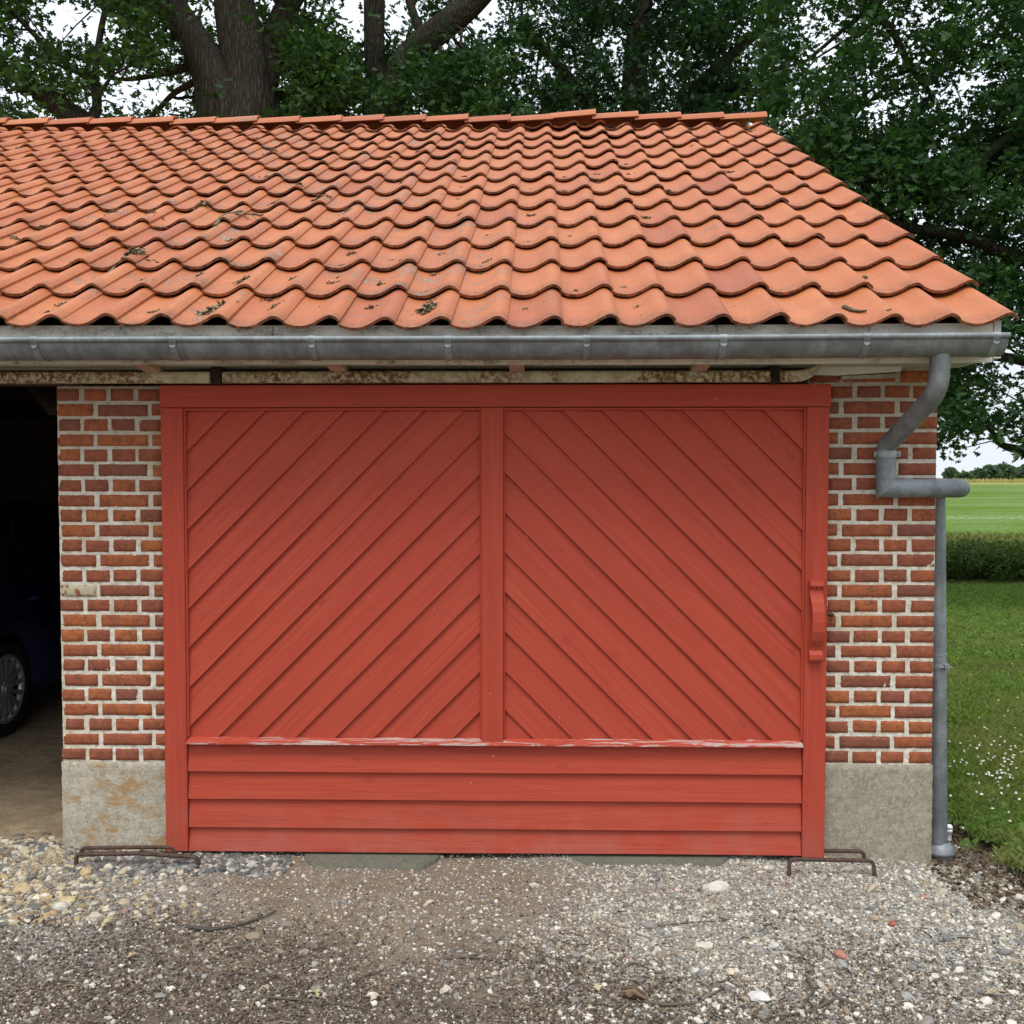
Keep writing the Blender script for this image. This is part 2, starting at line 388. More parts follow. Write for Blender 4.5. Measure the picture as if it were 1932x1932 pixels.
def m_green(name, a, b, sc, extra=None):
    m = Mat(name, 1, 0, 0); n = m.noise(sc, 8, .7); c = m.ramp(n, (.3, a), (.7, b))
    if extra == 'field':
        s = m.noise(.16, 4, .6, m.map((.25, 1, 1))); f = m.noise(5, 4, .8)
        c = m.mix(m.math('MULTIPLY', m.rng(s, .45, .62), m.rng(f, .48, .60, 0, .85)), c, (.36,.42,.26))
        y = m.xyz()[1]; c = m.mix(m.rng(y, 170, 240, 0, .75), c, (.38,.32,.14)); 
        c = m.mix(m.rng(y, 22, 12, 0, .7), c, (.20,.19,.07))
    return m.done(c, m.bump(n, .02, 1))
M_LAWN = m_green('lawn_turf', (.07,.11,.026), (.15,.21,.055), 16)
M_FIELD = m_green('clover_field', (.070,.128,.022), (.115,.180,.038), 3.5, 'field')

# ------------------------------------------------------------------ key planes
Y_EAVE, Y_FASC, Y_RIDGE = -0.37, -0.31, 4.36
Z_EAVE = at(1046, 620, Y_EAVE).z; Z_RIDGE = at(1046, 236, Y_RIDGE).z
SL = math.atan2(Z_RIDGE - Z_EAVE, Y_RIDGE - Y_EAVE); SKEW = .008
X_CORNER = at(1767, 900, 0).x; X_BACK = -6.6
X_REVEAL = at(112, 1100, 0).x
Z_PLL = at(200, 1436, 0).z; Z_PLR = at(1660, 1442, 0).z
def sag(x): return -.012*math.exp(-((x-.35)/1.5)**2)

# ------------------------------------------------------------------ ground
def gh(x, y):
    h = .012*mn.noise(Vector((x*1.1, y*1.1, 0))) + .006*mn.noise(Vector((x*4, y*4, 3))) + .003*mn.noise(Vector((x*14, y*14, 5)))
    h -= .055*min(1, max(0, (x-1.55)/.3))*math.exp(-((y-.1)/.6)**2)*math.exp(-((x-1.85)/.5)**2)
    h += .012*math.exp(-((x+1.75)**2/.15 + (y+.10)**2/.03))
    h += .006*math.exp(-((x-.1)**2/1.2 + (y+.02)**2/.02))
    h += .03*max(0, min(1, (-y-.3)/1.2))*.3
    return h
def grid(name, x0, x1, y0, y1, nx, ny, f, mat, kind='structure', parent=None):
    xs = np.linspace(x0, x1, nx); ys = np.linspace(y0, y1, ny)
    V = np.array([(x, y, f(x, y)) for y in ys for x in xs], np.float32)
    i = np.arange(nx-1)[None, :] + (np.arange(ny-1)*nx)[:, None]; i = i.ravel()
    Fc = np.stack([i, i+1, i+nx+1, i+nx], 1)
    o = np_mesh(name, V, 4, mat, parent, smooth=True, faces=Fc)
    if kind: o['kind'] = kind
    return o
MB().box(-900, 900, -300, 900, -.5, -.09).build('ground', M_DIRT)['kind'] = 'structure'
grid('gravel_yard', -5.5, 5.5, -6.5, .06, 420, 260, gh, M_YARD)
# dirt floor of the garage, running out to the gravel
grid('earth_floor', -6.5, 1.7, .062, 8.9, 130, 130, lambda x, y: gh(x, y)*.8 + .012*mn.noise(Vector((x*2, y*2, 9))), M_DIRT)
# side yard, lawn and field
def sideh(x, y): return gh(x, y) if y < .5 else .012*mn.noise(Vector((x*1.1, y*1.1, 0))) + .004*mn.noise(Vector((x*9, y*9, 5)))
grid('side_soil', 1.70, 5.5, .062, 3.2, 90, 70, sideh, M_YARD)
LB = [ground_at(1786, 1500), ground_at(1812, 1535), ground_at(1850, 1560), ground_at(1890, 1590), ground_at(1932, 1625), ground_at(2010, 1700), ground_at(2150, 1830)]
def lawn_edge(y):   # x of the lawn's edge for a given y
    pts = sorted([(p.y, p.x) for p in LB]); 
    if y >= pts[-1][0]: return pts[-1][1] - .02*(y - pts[-1][0])
    for (a, xa), (b, xb) in zip(pts, pts[1:]):
        if a <= y <= b: return xa + (xb-xa)*(y-a)/(b-a)
    return pts[0][1] + (pts[0][0]-y)*1.5
V = []; Fc = []; ys = np.concatenate([np.linspace(-1.6, 3, 150), np.linspace(3.3, 16, 30)])
for y in ys:
    y = float(y); xe = lawn_edge(y) + .06*mn.noise(Vector((y*5, 1, 1))) + .04*mn.noise(Vector((y*17, 1, 1)))
    for k in range(30):
        x = xe + (26-xe)*(k/29)**2; V.append((x, y, .020 + .012*mn.noise(Vector((x*1.3, y*1.3, 2))) - (.045 if k == 0 else 0)))
for j in range(len(ys)-1):
    for k in range(29): Fc.append((j*30+k, j*30+k+1, (j+1)*30+k+1, (j+1)*30+k))
lw = MB(); lw.add(V, Fc, True); lw.build('lawn', M_LAWN)['kind'] = 'structure'
fd = MB(); fd.add([(-300, 16, .01), (400, 16, .01), (600, 385, .0), (-500, 385, .0), (-900, 890, -6), (900, 890, -6)], [(0,1,2,3), (3,2,5,4)])
fd.build('field', M_FIELD)['kind'] = 'structure'

# ------------------------------------------------------------------ the garage building
G = empty('garage', (0, 0, 0)); tag(G, 'red brick garage with an orange pantile roof and a red chevron boarded sliding door', 'garage')

def bricks(mb, x0, x1, z0, nco, corner, hi=None, skip=None):
    """courses of real bricks in the plane y=0 facing -y; corner 'L' or 'R' is the free end"""
    P = .0667
    for k in range(nco):
        zb = z0 + k*P + .0048; zt = zb + P - .0094
        if hi is None: pass
        L = x1 - x0; edges = []
        if k % 2 == 0:
            u = 0
            while u < L: edges.append((u, min(u+.1095, L))); u += .1215
        else:
            edges.append((0, .170)); u = .1825
            while u < L: edges.append((u, min(u+.228, L))); u += .241
        for (a, b) in edges:
            if b - a < .015: continue
            a += random.uniform(-.002, .003); b -= random.uniform(-.002, .004)
            jz0, jz1 = random.uniform(-.002, .0025), random.uniform(-.003, .002)
            xa, xb = (x0+a, x0+b) if corner == 'L' else (x1-b, x1-a)
            if skip and skip(xa, xb, zb): continue
            first = (a < .01); nx = max(6, int((b-a)/.012)); nz = 6
            tone = random.choice([.05, .25, .35, .45, .5, .6, .75, .9]) + random.uniform(-.08, .08)
            yo = random.uniform(-.0015, .002); sd = random.uniform(0, 90)
            V = []; r = .010
            ext = random.uniform(-.004, .012) if first and zb < z0 + 1.1 else 0
            for j in range(nz+1):
                for i in range(nx+1):
                    fx = i/nx; fz = j/nz; x = xa + (xb-xa)*fx; z = zb+jz0 + (zt-zb-jz0+jz1)*fz
                    dx = min(x-xa, xb-x); dz = min(z-zb, zt-z)
                    # round the corners of the outline
                    if dx < r and dz < r and dx+dz < r:
                        s = (r-dx-dz)*.5
                        x += s*.7 if fx < .5 else -s*.7; z += s*.55 if fz < .5 else -s*.55
                    nn = mn.noise(Vector((x*60+sd, z*60, sd))); n2 = mn.noise(Vector((x*25+sd, z*25, 4)))
                    edge = i in (0, nx) or j in (0, nz)
                    if edge:
                        if j in (0, nz): z += .0040*nn + .0015*n2
                        if i in (0, nx): x += .0045*nn
                        yy = .03 if (first and ((corner == 'L' and i == 0) or (corner == 'R' and i == nx))) else .004
                        if first and ((corner == 'L' and i == 0)): x += ext
                    else:
                        yy = -.0086 + yo*.7 + .0013*nn + .0014*n2
                        if i in (1, nx-1) or j in (1, nz-1):
                            yy += .0018
                            if i == 1: x -= (xb-xa)/nx*.65
                            if i == nx-1: x += (xb-xa)/nx*.65
                            if j == 1: z -= (zt-zb)/nz*.62
                            if j == nz-1: z += (zt-zb)/nz*.62
                        if first and corner == 'L' and i == 1: x += ext; yy += .004
                    V.append((x, yy, z))
            Fq = [(j*(nx+1)+i, j*(nx+1)+i+1, (j+1)*(nx+1)+i+1, (j+1)*(nx+1)+i) for j in range(nz) for i in range(nx)]
            pt = 1.0 if (corner == 'L' and k == 11-0 and first) else 0.0
            mb.add(V, Fq, True, (tone, pt, 0))
def mortar(x0, x1, z0, z1, parent, name='mortar'):
    nx = int((x1-x0)/.006); nz = int((z1-z0)/.006)
    xs = np.linspace(x0, x1, nx); zs = np.linspace(z0, z1, nz); V = []
    for z in zs:
        for x in xs:
            V.append((x, -.0036 - .0030*mn.noise(Vector((x*45, z*45, 1))) - .0025*mn.noise(Vector((x*140, z*140, 1))), z))
    i = (np.arange(nx-1)[None, :] + (np.arange(nz-1)*nx)[:, None]).ravel()
    return np_mesh(name, np.array(V, np.float32), 4, M_MORTAR, parent, smooth=True, faces=np.stack([i, i+1, i+nx+1, i+nx], 1))
XL1 = at(345, 1100, 0).x; XR0 = at(1520, 1100, 0).x
Z_TOPL = at(200, 726, 0).z; Z_TOPR = Z_PLR + .0667*27
b = MB(); nl = int(round((Z_TOPL - Z_PLL)/.0667)); bricks(b, X_REVEAL, XL1, Z_PLL, nl, 'L')
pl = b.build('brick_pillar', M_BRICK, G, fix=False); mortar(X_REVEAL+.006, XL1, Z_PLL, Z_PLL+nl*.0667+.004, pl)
b = MB(); bricks(b, XR0, X_CORNER, Z_PLR, 27, 'R')
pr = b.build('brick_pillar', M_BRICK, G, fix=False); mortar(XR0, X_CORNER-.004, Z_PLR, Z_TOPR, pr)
# plinths with slightly rough faces
def rough_block(name, x0, x1, y0, y1, z0, z1, mat, parent, amp=.003, st=.012):
    mb = MB(); nx = int((x1-x0)/st); nz = int((z1-z0)/st); V = []
    for j in range(nz+1):
        for i in range(nx+1):
            x = x0+(x1-x0)*i/nx; z = z0+(z1-z0)*j/nz; e = 0
            if i in (0, nx) or j == nz: e = .007
            V.append((x + (amp*mn.noise(Vector((z*30, 3, 1))) if i in (0, nx) else 0), y0 + e - amp*abs(mn.noise(Vector((x*20, z*20, 2)))), z + (amp*.8*mn.noise(Vector((x*30, 7, 1))) if j == nz else 0)))
    mb.add(V, [(j*(nx+1)+i, j*(nx+1)+i+1, (j+1)*(nx+1)+i+1, (j+1)*(nx+1)+i) for j in range(nz) for i in range(nx)], True)
    mb.box(x0+.002, x1-.002, y0+.006, y1, z0, z1-.003)
    return mb.build(name, mat, parent, fix=False)
rough_block('plinth', X_REVEAL-.002, XL1, -.010, .30, -.06, Z_PLL, M_CONC_L, G)
rough_block('plinth', XR0, X_CORNER+.002, -.010, .30, -.06, Z_PLR, M_CONC_R, G)
# wall cores, back wall, gables, far-left pillar
for (a_, b_, y_, z_, t_) in ((X_REVEAL+.012, XL1, .012, Z_PLL-.01, Z_TOPL-.003), (XR0, X_CORNER-.008, .012, Z_PLR-.01, 2.28), (X_BACK, -4.9, 0, -.05, 2.28)):
    MB().box(a_, b_, y_, .30, z_, t_).build('wall_core', M_GABLE, G)
w = MB(); pitchz = lambda y: Z_EAVE + (y-Y_EAVE)*math.tan(SL) - .16
w.prism([(.302, -.05), (2*Y_RIDGE-.3, -.05), (2*Y_RIDGE-.3, pitchz(.3)), (Y_RIDGE, pitchz(Y_RIDGE)), (.302, pitchz(.3))], 0, X_CORNER-.30, X_CORNER-.006)
w.build('gable_wall', M_GABLE, G); w = MB()
w.prism([(.302, -.05), (2*Y_RIDGE-.3, -.05), (2*Y_RIDGE-.3, pitchz(.3)), (Y_RIDGE, pitchz(Y_RIDGE)), (.302, pitchz(.3))], 0, X_BACK, X_BACK+.3)
w.build('gable_wall', M_GABLE, G)
w = MB(); w.box(X_BACK+.302, X_CORNER-.302, 2*Y_RIDGE-.6, 2*Y_RIDGE-.3, -.05, pitchz(.3)); 
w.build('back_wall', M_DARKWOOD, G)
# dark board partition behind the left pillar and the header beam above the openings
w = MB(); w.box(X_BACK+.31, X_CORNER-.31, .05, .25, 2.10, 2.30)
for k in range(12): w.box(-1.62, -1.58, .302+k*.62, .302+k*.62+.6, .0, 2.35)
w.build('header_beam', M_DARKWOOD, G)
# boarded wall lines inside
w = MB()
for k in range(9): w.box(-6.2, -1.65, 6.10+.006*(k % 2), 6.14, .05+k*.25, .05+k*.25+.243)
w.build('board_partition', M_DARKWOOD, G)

# ---- roof
TW = .2236; NT = 13; GH = (Y_RIDGE - Y_EAVE)/12.86; GS = GH/math.cos(SL)
X_TIP = at(1918, 590, Y_EAVE).x
prof = [(.00,.019),(.06,.0125),(.13,.006),(.22,.0012),(.33,0),(.44,.004),(.54,.0125),(.63,.0235),(.71,.034),(.78,.0425),(.85,.047),(.91,.0455),(.96,.040),(1.00,.0325),(1.035,.025)]
def interp(t):
    for (a, ha), (b_, hb) in zip(prof, prof[1:]):
        if a <= t <= b_:
            s = (t-a)/(b_-a); return ha+(hb-ha)*s
    return prof[-1][1]
ts = [p[0] for p in prof]
cs, sn = math.cos(SL), math.sin(SL)
def roof_pt(u, v, n):       # u: world x along the eave, v: up the slope, n: off the roof plane
    x = u + SKEW*v*cs
    return (x, Y_EAVE + v*cs - n*sn, Z_EAVE + v*sn + n*cs + sag(x)*max(0, 1-v/5.2) + .010*mn.noise(Vector((x*.7, v*.7, 0))))
def one_tile(mb, u0, v0, L, th, tone, lich, lift=0, rot=0, du=0, lip_dirt_shade=.5):
    top = []; bot = []; nl = 5
    for j in range(nl):
        s = j/(nl-1); v = v0 + L*s; base = .026*(1-s) + lift*(1-s)
        for t in ts:
            u = u0 + t*TW + du + rot*(v-v0); h = interp(t)
            top.append(roof_pt(u, v, base + h + th - .020)); bot.append(roof_pt(u, v, base + h - .020))
    m = len(ts)
    col = [(tone, lich, 0)]*(m*nl)
    for k in range(m): col[k] = (tone, lich, lip_dirt_shade*.55)
    o = len(mb.v); mb.v += top; mb.c += col
    for j in range(nl-1):
        for i in range(m-1): mb.f.append([o+j*m+i, o+j*m+i+1, o+(j+1)*m+i+1, o+(j+1)*m+i]); mb.sm.append(True)
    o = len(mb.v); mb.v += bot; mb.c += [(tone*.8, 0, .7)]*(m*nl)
    for j in range(nl-1):
        for i in range(m-1): mb.f.append([o+(j+1)*m+i, o+(j+1)*m+i+1, o+j*m+i+1, o+j*m+i]); mb.sm.append(True)
    # lower lip, tip side, left side
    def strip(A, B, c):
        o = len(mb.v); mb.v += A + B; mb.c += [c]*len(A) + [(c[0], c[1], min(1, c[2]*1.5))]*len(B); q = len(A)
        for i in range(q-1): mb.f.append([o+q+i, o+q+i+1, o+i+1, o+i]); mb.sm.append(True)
    strip(top[:m], bot[:m], (tone, 0, lip_dirt_shade))
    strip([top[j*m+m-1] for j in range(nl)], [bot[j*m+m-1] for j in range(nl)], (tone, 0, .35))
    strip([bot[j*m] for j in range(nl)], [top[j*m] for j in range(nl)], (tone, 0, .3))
U_LAST = X_TIP - 1.035*TW
tiles = MB(); NC = 38
for c_ in range(NC):
    cj = random.uniform(-.002, .002)
    for r_ in range(NT):
        u0 = U_LAST - c_*TW; v0 = r_*GS
        L = GS + .075 if r_ < NT-1 else GS*.42
        tone = min(1, max(0, random.gauss(.58, .13))); 
        if random.random() < .03: tone = random.uniform(0, .12)
        uc = u0 + .1; lich = .1 + .75*math.exp(-((uc+1.0+.25*r_*.3)/1.3)**2) * random.uniform(.2, 1.3)
        if random.random() < .12: lich += .35
        lift = random.choice([0, .001, .002, .005])+random.uniform(0, .002); rot = random.uniform(-.010, .010)
        if r_ == NT-1 and 6 <= c_ <= 8: lift += .018; rot += .04; 
        if r_ == NT-2 and 5 <= c_ <= 7: lift += .010
        if c_ == 0: lift += .004; 
        if c_ == 0 and r_ == 1: lift += .008
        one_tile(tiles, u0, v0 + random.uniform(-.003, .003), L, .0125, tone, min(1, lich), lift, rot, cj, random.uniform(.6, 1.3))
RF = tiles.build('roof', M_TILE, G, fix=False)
# far slope of the roof: same tiles turned about the ridge
back = bpy.data.objects.new('back_slope', RF.data); C.objects.link(back); back.parent = RF
back.rotation_euler = (0, 0, math.pi); back.location = (U_LAST + 1.035*TW + (U_LAST-(NC-1)*TW), 2*Y_RIDGE, 0)
# underlay sheet
ul = MB(); xa, xb = U_LAST-(NC-1)*TW+.03, X_TIP-.07
pa = lambda x, v, n: (x, Y_EAVE + v*cs - n*sn, Z_EAVE + v*sn + n*cs)
ul.add([pa(xa, .13, -.02), pa(xb, .13, -.02), pa(xb, 5.33, -.02), pa(xa, 5.33, -.02), pa(xa, .13, -.035), pa(xb, .13, -.035), pa(xb, 5.33, -.035), pa(xa, 5.33, -.035)],
       [(0,1,2,3),(7,6,5,4),(0,4,5,1),(1,5,6,2),(2,6,7,3),(3,7,4,0)])
V2 = [(x, 2*Y_RIDGE-y, z) for x, y, z in ul.v]; ul.add(V2, [(3,2,1,0),(4,5,6,7),(1,5,4,0),(2,6,5,1),(3,7,6,2),(0,4,7,3)])
ul.build('roof_underlay', M_UNDER, RF)
# ridge tiles
X_RE = at(1442, 220, Y_RIDGE).x
zr = Z_RIDGE + .030; PR = .3665
for k in range(23):
    x1 = X_RE - k*PR; x0 = x1 - PR - .03; dz = random.uniform(-.006, .006); tl = .017
    sp = 0.0
    if k == 3: dz += .018
    if k == 4: dz += .020; tl = .028
    mb = MB(); tone = min(1, max(0, random.gauss(.35, .22))); 
    V = []; n = 14
    for ri, (xx, zz, rr) in enumerate(((x0, 0, .108), (x0+.1, tl*.25, .110), (x1-.05, tl*.85, .114), (x1, tl, .116))):
        for i in range(n+1):
            a = math.pi*(.09 + .82*i/n); V.append((xx, Y_RIDGE - rr*1.05*math.cos(a), zr + dz + zz - .06 + rr*.92*math.sin(a)))
    Vi = [(x, Y_RIDGE+(y-Y_RIDGE)*.87, (z-(zr+dz-.06))*.87 + zr+dz-.06) for x, y, z in V]; m = n+1
    col = (tone, random.choice([.1, .3, .8]) if k > 2 else .1, 0)
    mb.add(V, [(j*m+i, j*m+i+1, (j+1)*m+i+1, (j+1)*m+i) for j in range(3) for i in range(n)], True, col)
    mb.add(Vi, [((j+1)*m+i, (j+1)*m+i+1, j*m+i+1, j*m+i) for j in range(3) for i in range(n)], True, col)
    mb.add(V[-m:]+Vi[-m:], [(i, i+1, m+i+1, m+i) for i in range(n)], False, (tone, 0, .1))
    mb.add(V[:m]+Vi[:m], [(m+i, m+i+1, i+1, i) for i in range(n)], False, (tone, 0, .4))
    for s_ in (0, n):
        e = [V[j*m+s_] for j in range(4)] + [Vi[j*m+s_] for j in range(4)]
        mb.add(e, [(j, j+1, 5+j, 4+j) for j in range(3)], False, (tone, 0, .3))
    mb.build('ridge_tile', M_TILE, RF, fix=False)
# white verge board under the right-hand tiles + soffit end
X_FE = at(1889, 620, Y_FASC).x
vb = MB(); 
vb.prism([(Y_FASC, at(1885, 676, Y_FASC).z), (Y_FASC, Z_EAVE+.035), (Y_RIDGE, pitchz(Y_RIDGE)+.18), (Y_RIDGE, pitchz(Y_RIDGE)-.02), (Y_FASC+.10, at(1885, 676, Y_FASC).z)], 0, X_FE-.028, X_FE)
vb.build('verge_board', M_WHITE, RF)
# fascia board
zf0 = at(1000, 684, Y_FASC).z; zf1 = at(1000, 611, Y_FASC).z
fb = MB(); splits = [X_BACK, at(515, 640, Y_FASC).x, X_FE-.031]
for a, b_ in zip(splits, splits[1:]):
    n = 30
    for k in range(n):
        xa_, xb_ = a+.0015+(b_-a-.003)*k/n, a+.0015+(b_-a-.003)*(k+1)/n; sa, sb = sag(xa_)*.6, sag(xb_)*.6
        V = [(x, y, z+s) for (x, s) in ((xa_, sa), (xb_, sb)) for y in (Y_FASC, Y_FASC+.024) for z in (zf0, zf1)]
        fb.add(V, [(0,1,5,4), (2,6,7,3), (1,3,7,5), (0,4,6,2)] + ([(0,2,3,1)] if k == 0 else []) + ([(4,5,7,6)] if k == n-1 else []), False)
fb.build('fascia_board', M_FASC, G)
# soffit boards and rafter ends
s_ = MB()
for k in range(3): s_.box(X_BACK, X_FE-.035, Y_FASC+.026+k*.094, Y_FASC+.026+k*.094+.091, zf0+.008, zf0+.022)
s_.build('soffit', M_SOFFIT, G)
for px in (-60, 272, 632, 975, 1325):
    xx = at(px, 690, -.22).x
    MB().prism([(Y_FASC+.027, zf0+.0), (-.09, zf0-.02), (-.09, zf0+.034), (Y_FASC+.027, zf0+.034)], 0, xx-.032, xx+.032).build('rafter_end', M_PINK, G)
# white lintel board over the right pillar
zb0, zb1 = at(1640, 706, -.03).z, at(1640, 686, -.03).z
lb = MB(); x0_, x1_ = at(1535, 695, -.03).x, at(1697, 695, -.03).x
lb.prism([(x0_, zb0-.004), (x0_+.10, zb0-.006), (x1_, zb0+.010), (x1_+.003, zb1-.002), (x1_-.02, zb1+.02), (x0_, zb1+.02)], 1, -.05, -.012)
lb.build('lintel_board', M_WHITE, G)
lb = MB(); lb.prism([(x0_+.12, zb0-.022), (x1_-.05, zb0-.018), (x1_+.004, zb0-.010), (x1_, zb0+.003), (x0_+.12, zb0-.008)], 1, -.032, -.012)
lb.build('weathered_batten', M_GREY, G)

# ---- gutter
GR = .072; YG = Y_FASC - .012 - GR; zg = at(1107, 634, YG-GR).z - .006
xg0, xg1 = X_BACK, at(1896, 650, YG-GR*.6).x
gsag = lambda x: sag(x)*.55 + .0022*x
g = MB(); xs = list(np.linspace(xg0, -.5, 16)) + list(np.linspace(-.3, xg1, 24)); n = 18
def gsec(rr): return [(YG - rr*math.cos(a), -rr*math.sin(a)*.98) for a in np.linspace(0, math.pi, n+1)]
for rr, inv in ((GR, False), (GR-.0035, True)):
    V = [(x, y, zg+gsag(x)+z) for x in xs for (y, z) in gsec(rr)]; m = n+1
    Fq = [(j*m+i, j*m+i+1, (j+1)*m+i+1, (j+1)*m+i) for j in range(len(xs)-1) for i in range(n)]
    g.add(V, [f[::-1] for f in Fq] if inv else Fq, True)
g.prism([(y, z+zg+gsag(xg1)) for y, z in gsec(GR+.001)] , 0, xg1-.004, xg1, col=(.5,)*3)
GU = g.build('gutter', M_ZINC, G, fix=False)
rim = MB(); rim.tube([(x, YG-GR-.004, zg+gsag(x)+.002) for x in xs + [xg1+.002]], .0115, 14); rim.build('gutter_rim', M_ZINC, GU)
for px in (-190, 65, 326, 588, 845, 1107, 1365, 1635, 1879):
    xx = at(px, 640, YG-GR).x; s_ = MB(); wd = .0135; V = []
    pth = [(YG-GR+.012, .016), (YG-GR-.004, .0155), (YG-GR-.0145, .008), (YG-GR-.0145, -.004), (YG-GR-.005, -.012)] + \
          [(YG-(GR+.0035)*math.cos(a), -(GR+.0035)*math.sin(a)*.98) for a in np.linspace(.22, math.pi*.97, 14)]
    for (y, z) in pth:
        for sx in (-wd, wd): V.append((xx+sx, y, zg+gsag(xx)+z))
    m = len(pth); Vo = V; 
    ctr = (YG, zg)
    Vin = []
    for k, (x, y, z) in enumerate(V):
        dy, dz = YG-y, zg+gsag(xx)-z+.01; l = math.hypot(dy, dz) or 1; Vin.append((x, y+dy/l*.0025, z+dz/l*.0025))
    s_.add(V, [(2*i, 2*i+1, 2*i+3, 2*i+2) for i in range(m-1)], True)
    s_.add(Vin, [(2*i, 2*i+1, 2*i+3, 2*i+2)[::-1] for i in range(m-1)], True)
    for sd in (0, 1): s_.add([V[2*i+sd] for i in range(m)] + [Vin[2*i+sd] for i in range(m)], [(i, i+1, m+i+1, m+i) for i in range(m-1)], False)
    zt = zg+gsag(xx)-.020          # the bent-over tongue
    s_.prism([(xx+.013*math.cos(a), zt+.011*math.sin(a)) for a in np.linspace(math.pi, 2*math.pi, 9)], 1, YG-GR-.0065, YG-GR-.003)
    s_.build('gutter_bracket', M_ZINC2, GU)

# ---- downpipe
def arc(pts, r, n=7):
    """round the corners of a polyline"""
    pts = [Vector(p) for p in pts]; out = [pts[0]]
    for a, b_, c_ in zip(pts, pts[1:], pts[2:]):
        d1 = (a-b_).normalized(); d2 = (c_-b_).normalized(); rr = min(r, (a-b_).length*.45, (c_-b_).length*.45)
        p, q = b_+d1*rr, b_+d2*rr
        for k in range(n+1):
            t = k/n; out.append(p*(1-t)**2 + b_*2*t*(1-t) + q*t*t)
    out.append(pts[-1]); return out
PRD = .039
ax = at(1772, 665, YG); Yw = -.062
A_ = (at(1774, 662, YG).x, YG, zg-.045); B_ = at(1771, 738, YG+.015); 
D_ = at(1672, 842, Yw); E_ = at(1672, 935, Yw)
dp = MB(); path = arc([A_, B_, D_, (D_.x, Yw, D_.z-.06)], .085, 10)
dp.tube(path, PRD, 24)
DP = dp.build('downpipe', M_ZINC, G)
zl = at(1740, 921, Yw).z
v_ = MB(); v_.tube([(D_.x, Yw, D_.z-.03), (D_.x, Yw, zl+.02)], PRD+.0015, 24, cap=False)
# mitred elbow: vertical pipe cut at 45 degrees meeting the horizontal one
n = 28; ra = PRD+.0015; V = []
hx1 = at(1800, 921, Yw).x
for k in range(n):
    a = 2*math.pi*k/n; cx_, sy_ = math.cos(a)*ra, math.sin(a)*ra
    V += [(D_.x+cx_, Yw+sy_, zl+.07), (D_.x+cx_, Yw+sy_, zl+cx_), (hx1, Yw+sy_, zl+cx_)]
v_.add(V, [(3*k, 3*((k+1) % n), 3*((k+1) % n)+1, 3*k+1) for k in range(n)] , True)
v_.add(V, [(3*k+1, 3*((k+1) % n)+1, 3*((k+1) % n)+2, 3*k+2) for k in range(n)], True)
v_.tube(arc([(hx1-.04, Yw, zl), (hx1+.035, Yw, zl), (hx1+.035, .13, zl)], .055, 10), ra+.0004, 24)
v_.build('pipe_offset', M_ZINC, DP)
L1, L2 = Vector(B_), Vector(D_)
for f0, f1, rr in ((.24, .255, .0412), (.50, .51, .0408), (.74, .755, .0412)): MB().tube([L1.lerp(L2, f0), L1.lerp(L2, f1)], rr, 24).build('pipe_joint', M_ZINC, DP)
pj = MB(); pj.tube([(D_.x, Yw, D_.z-.135), (D_.x, Yw, D_.z-.14)], .0418, 24)
pj.build('pipe_joint', M_ZINC, DP)
# clamp with lug and screw
cl = MB(); zc = at(1672, 857, Yw).z
cl.tube([(D_.x, Yw, zc-.014), (D_.x, Yw, zc+.014)], PRD+.0045, 24)
cl.box(D_.x+.036, D_.x+.062, Yw-.004, Yw+.004, zc-.012, zc+.014, .002); cl.box(D_.x-.052, D_.x-.036, Yw-.003, Yw+.003, zc-.012, zc+.012, .002)
cl.tube([(D_.x+.052, Yw-.012, zc), (D_.x+.052, Yw+.05, zc)], .004, 8); cl.box(D_.x-.004, D_.x+.004, Yw+.03, .0, zc-.004, zc+.004)
cl.build('pipe_clamp', M_ZINC2, DP)
# lower pipe beside the gable
Yp = .115; T_ = at(1766.5, 940, Yp); Bt = at(1770.5, 1598, Yp); hxT = hx1+.035
lp = MB(); lp.tube([(T_.x, Yp, zl-.02), Bt], .0385, 24); 
lp.tube(arc([(hxT, .10, zl), (hxT-.01, Yp+.05, zl), (T_.x, Yp+.0, zl-.01), (T_.x, Yp, zl-.06)], .03, 6), .036, 20)
lp.build('lower_downpipe', M_ZINC, DP)
cz = at(1775, 1255, Yp).z; cc = T_.lerp(Bt, (T_.z-cz)/(T_.z-Bt.z))
cl = MB(); cl.tube([(cc.x, Yp, cz-.012), (cc.x, Yp, cz+.012)], .0425, 24); cl.tube([(cc.x, Yp, cz+.05), (cc.x, Yp, cz+.055)], .0405, 24)
cl.box(cc.x+.012, cc.x+.020, Yp-.058, Yp-.038, cz-.013, cz+.013, .002); cl.box(cc.x+.024, cc.x+.032, Yp-.055, Yp-.036, cz-.013, cz+.013, .002)
cl.tube([(cc.x-.012, Yp-.048, cz), (cc.x+.042, Yp-.048, cz)], .0035, 8)
cl.build('pipe_clamp', M_ZINC2, DP)
cp = MB(); zb_ = Bt.z
def lathe(mb, cx, cy, pr_, n=32, smooth=True):
    V = []
    for (r, z) in pr_:
        for k in range(n): a = 2*math.pi*k/n; V.append((cx+r*math.cos(a), cy+r*math.sin(a), z))
    mb.add(V, [(j*n+k, j*n+(k+1) % n, (j+1)*n+(k+1) % n, (j+1)*n+k) for j in range(len(pr_)-1) for k in range(n)], smooth)
lathe(cp, Bt.x+.008, Yp, [(.036, zb_+.03), (.040, zb_+.022), (.052, zb_+.010), (.064, zb_-.012), (.065, zb_-.026), (.061, zb_-.026), (.038, zb_+.0)])
cp.build('pipe_collar', M_ZINC2, DP)
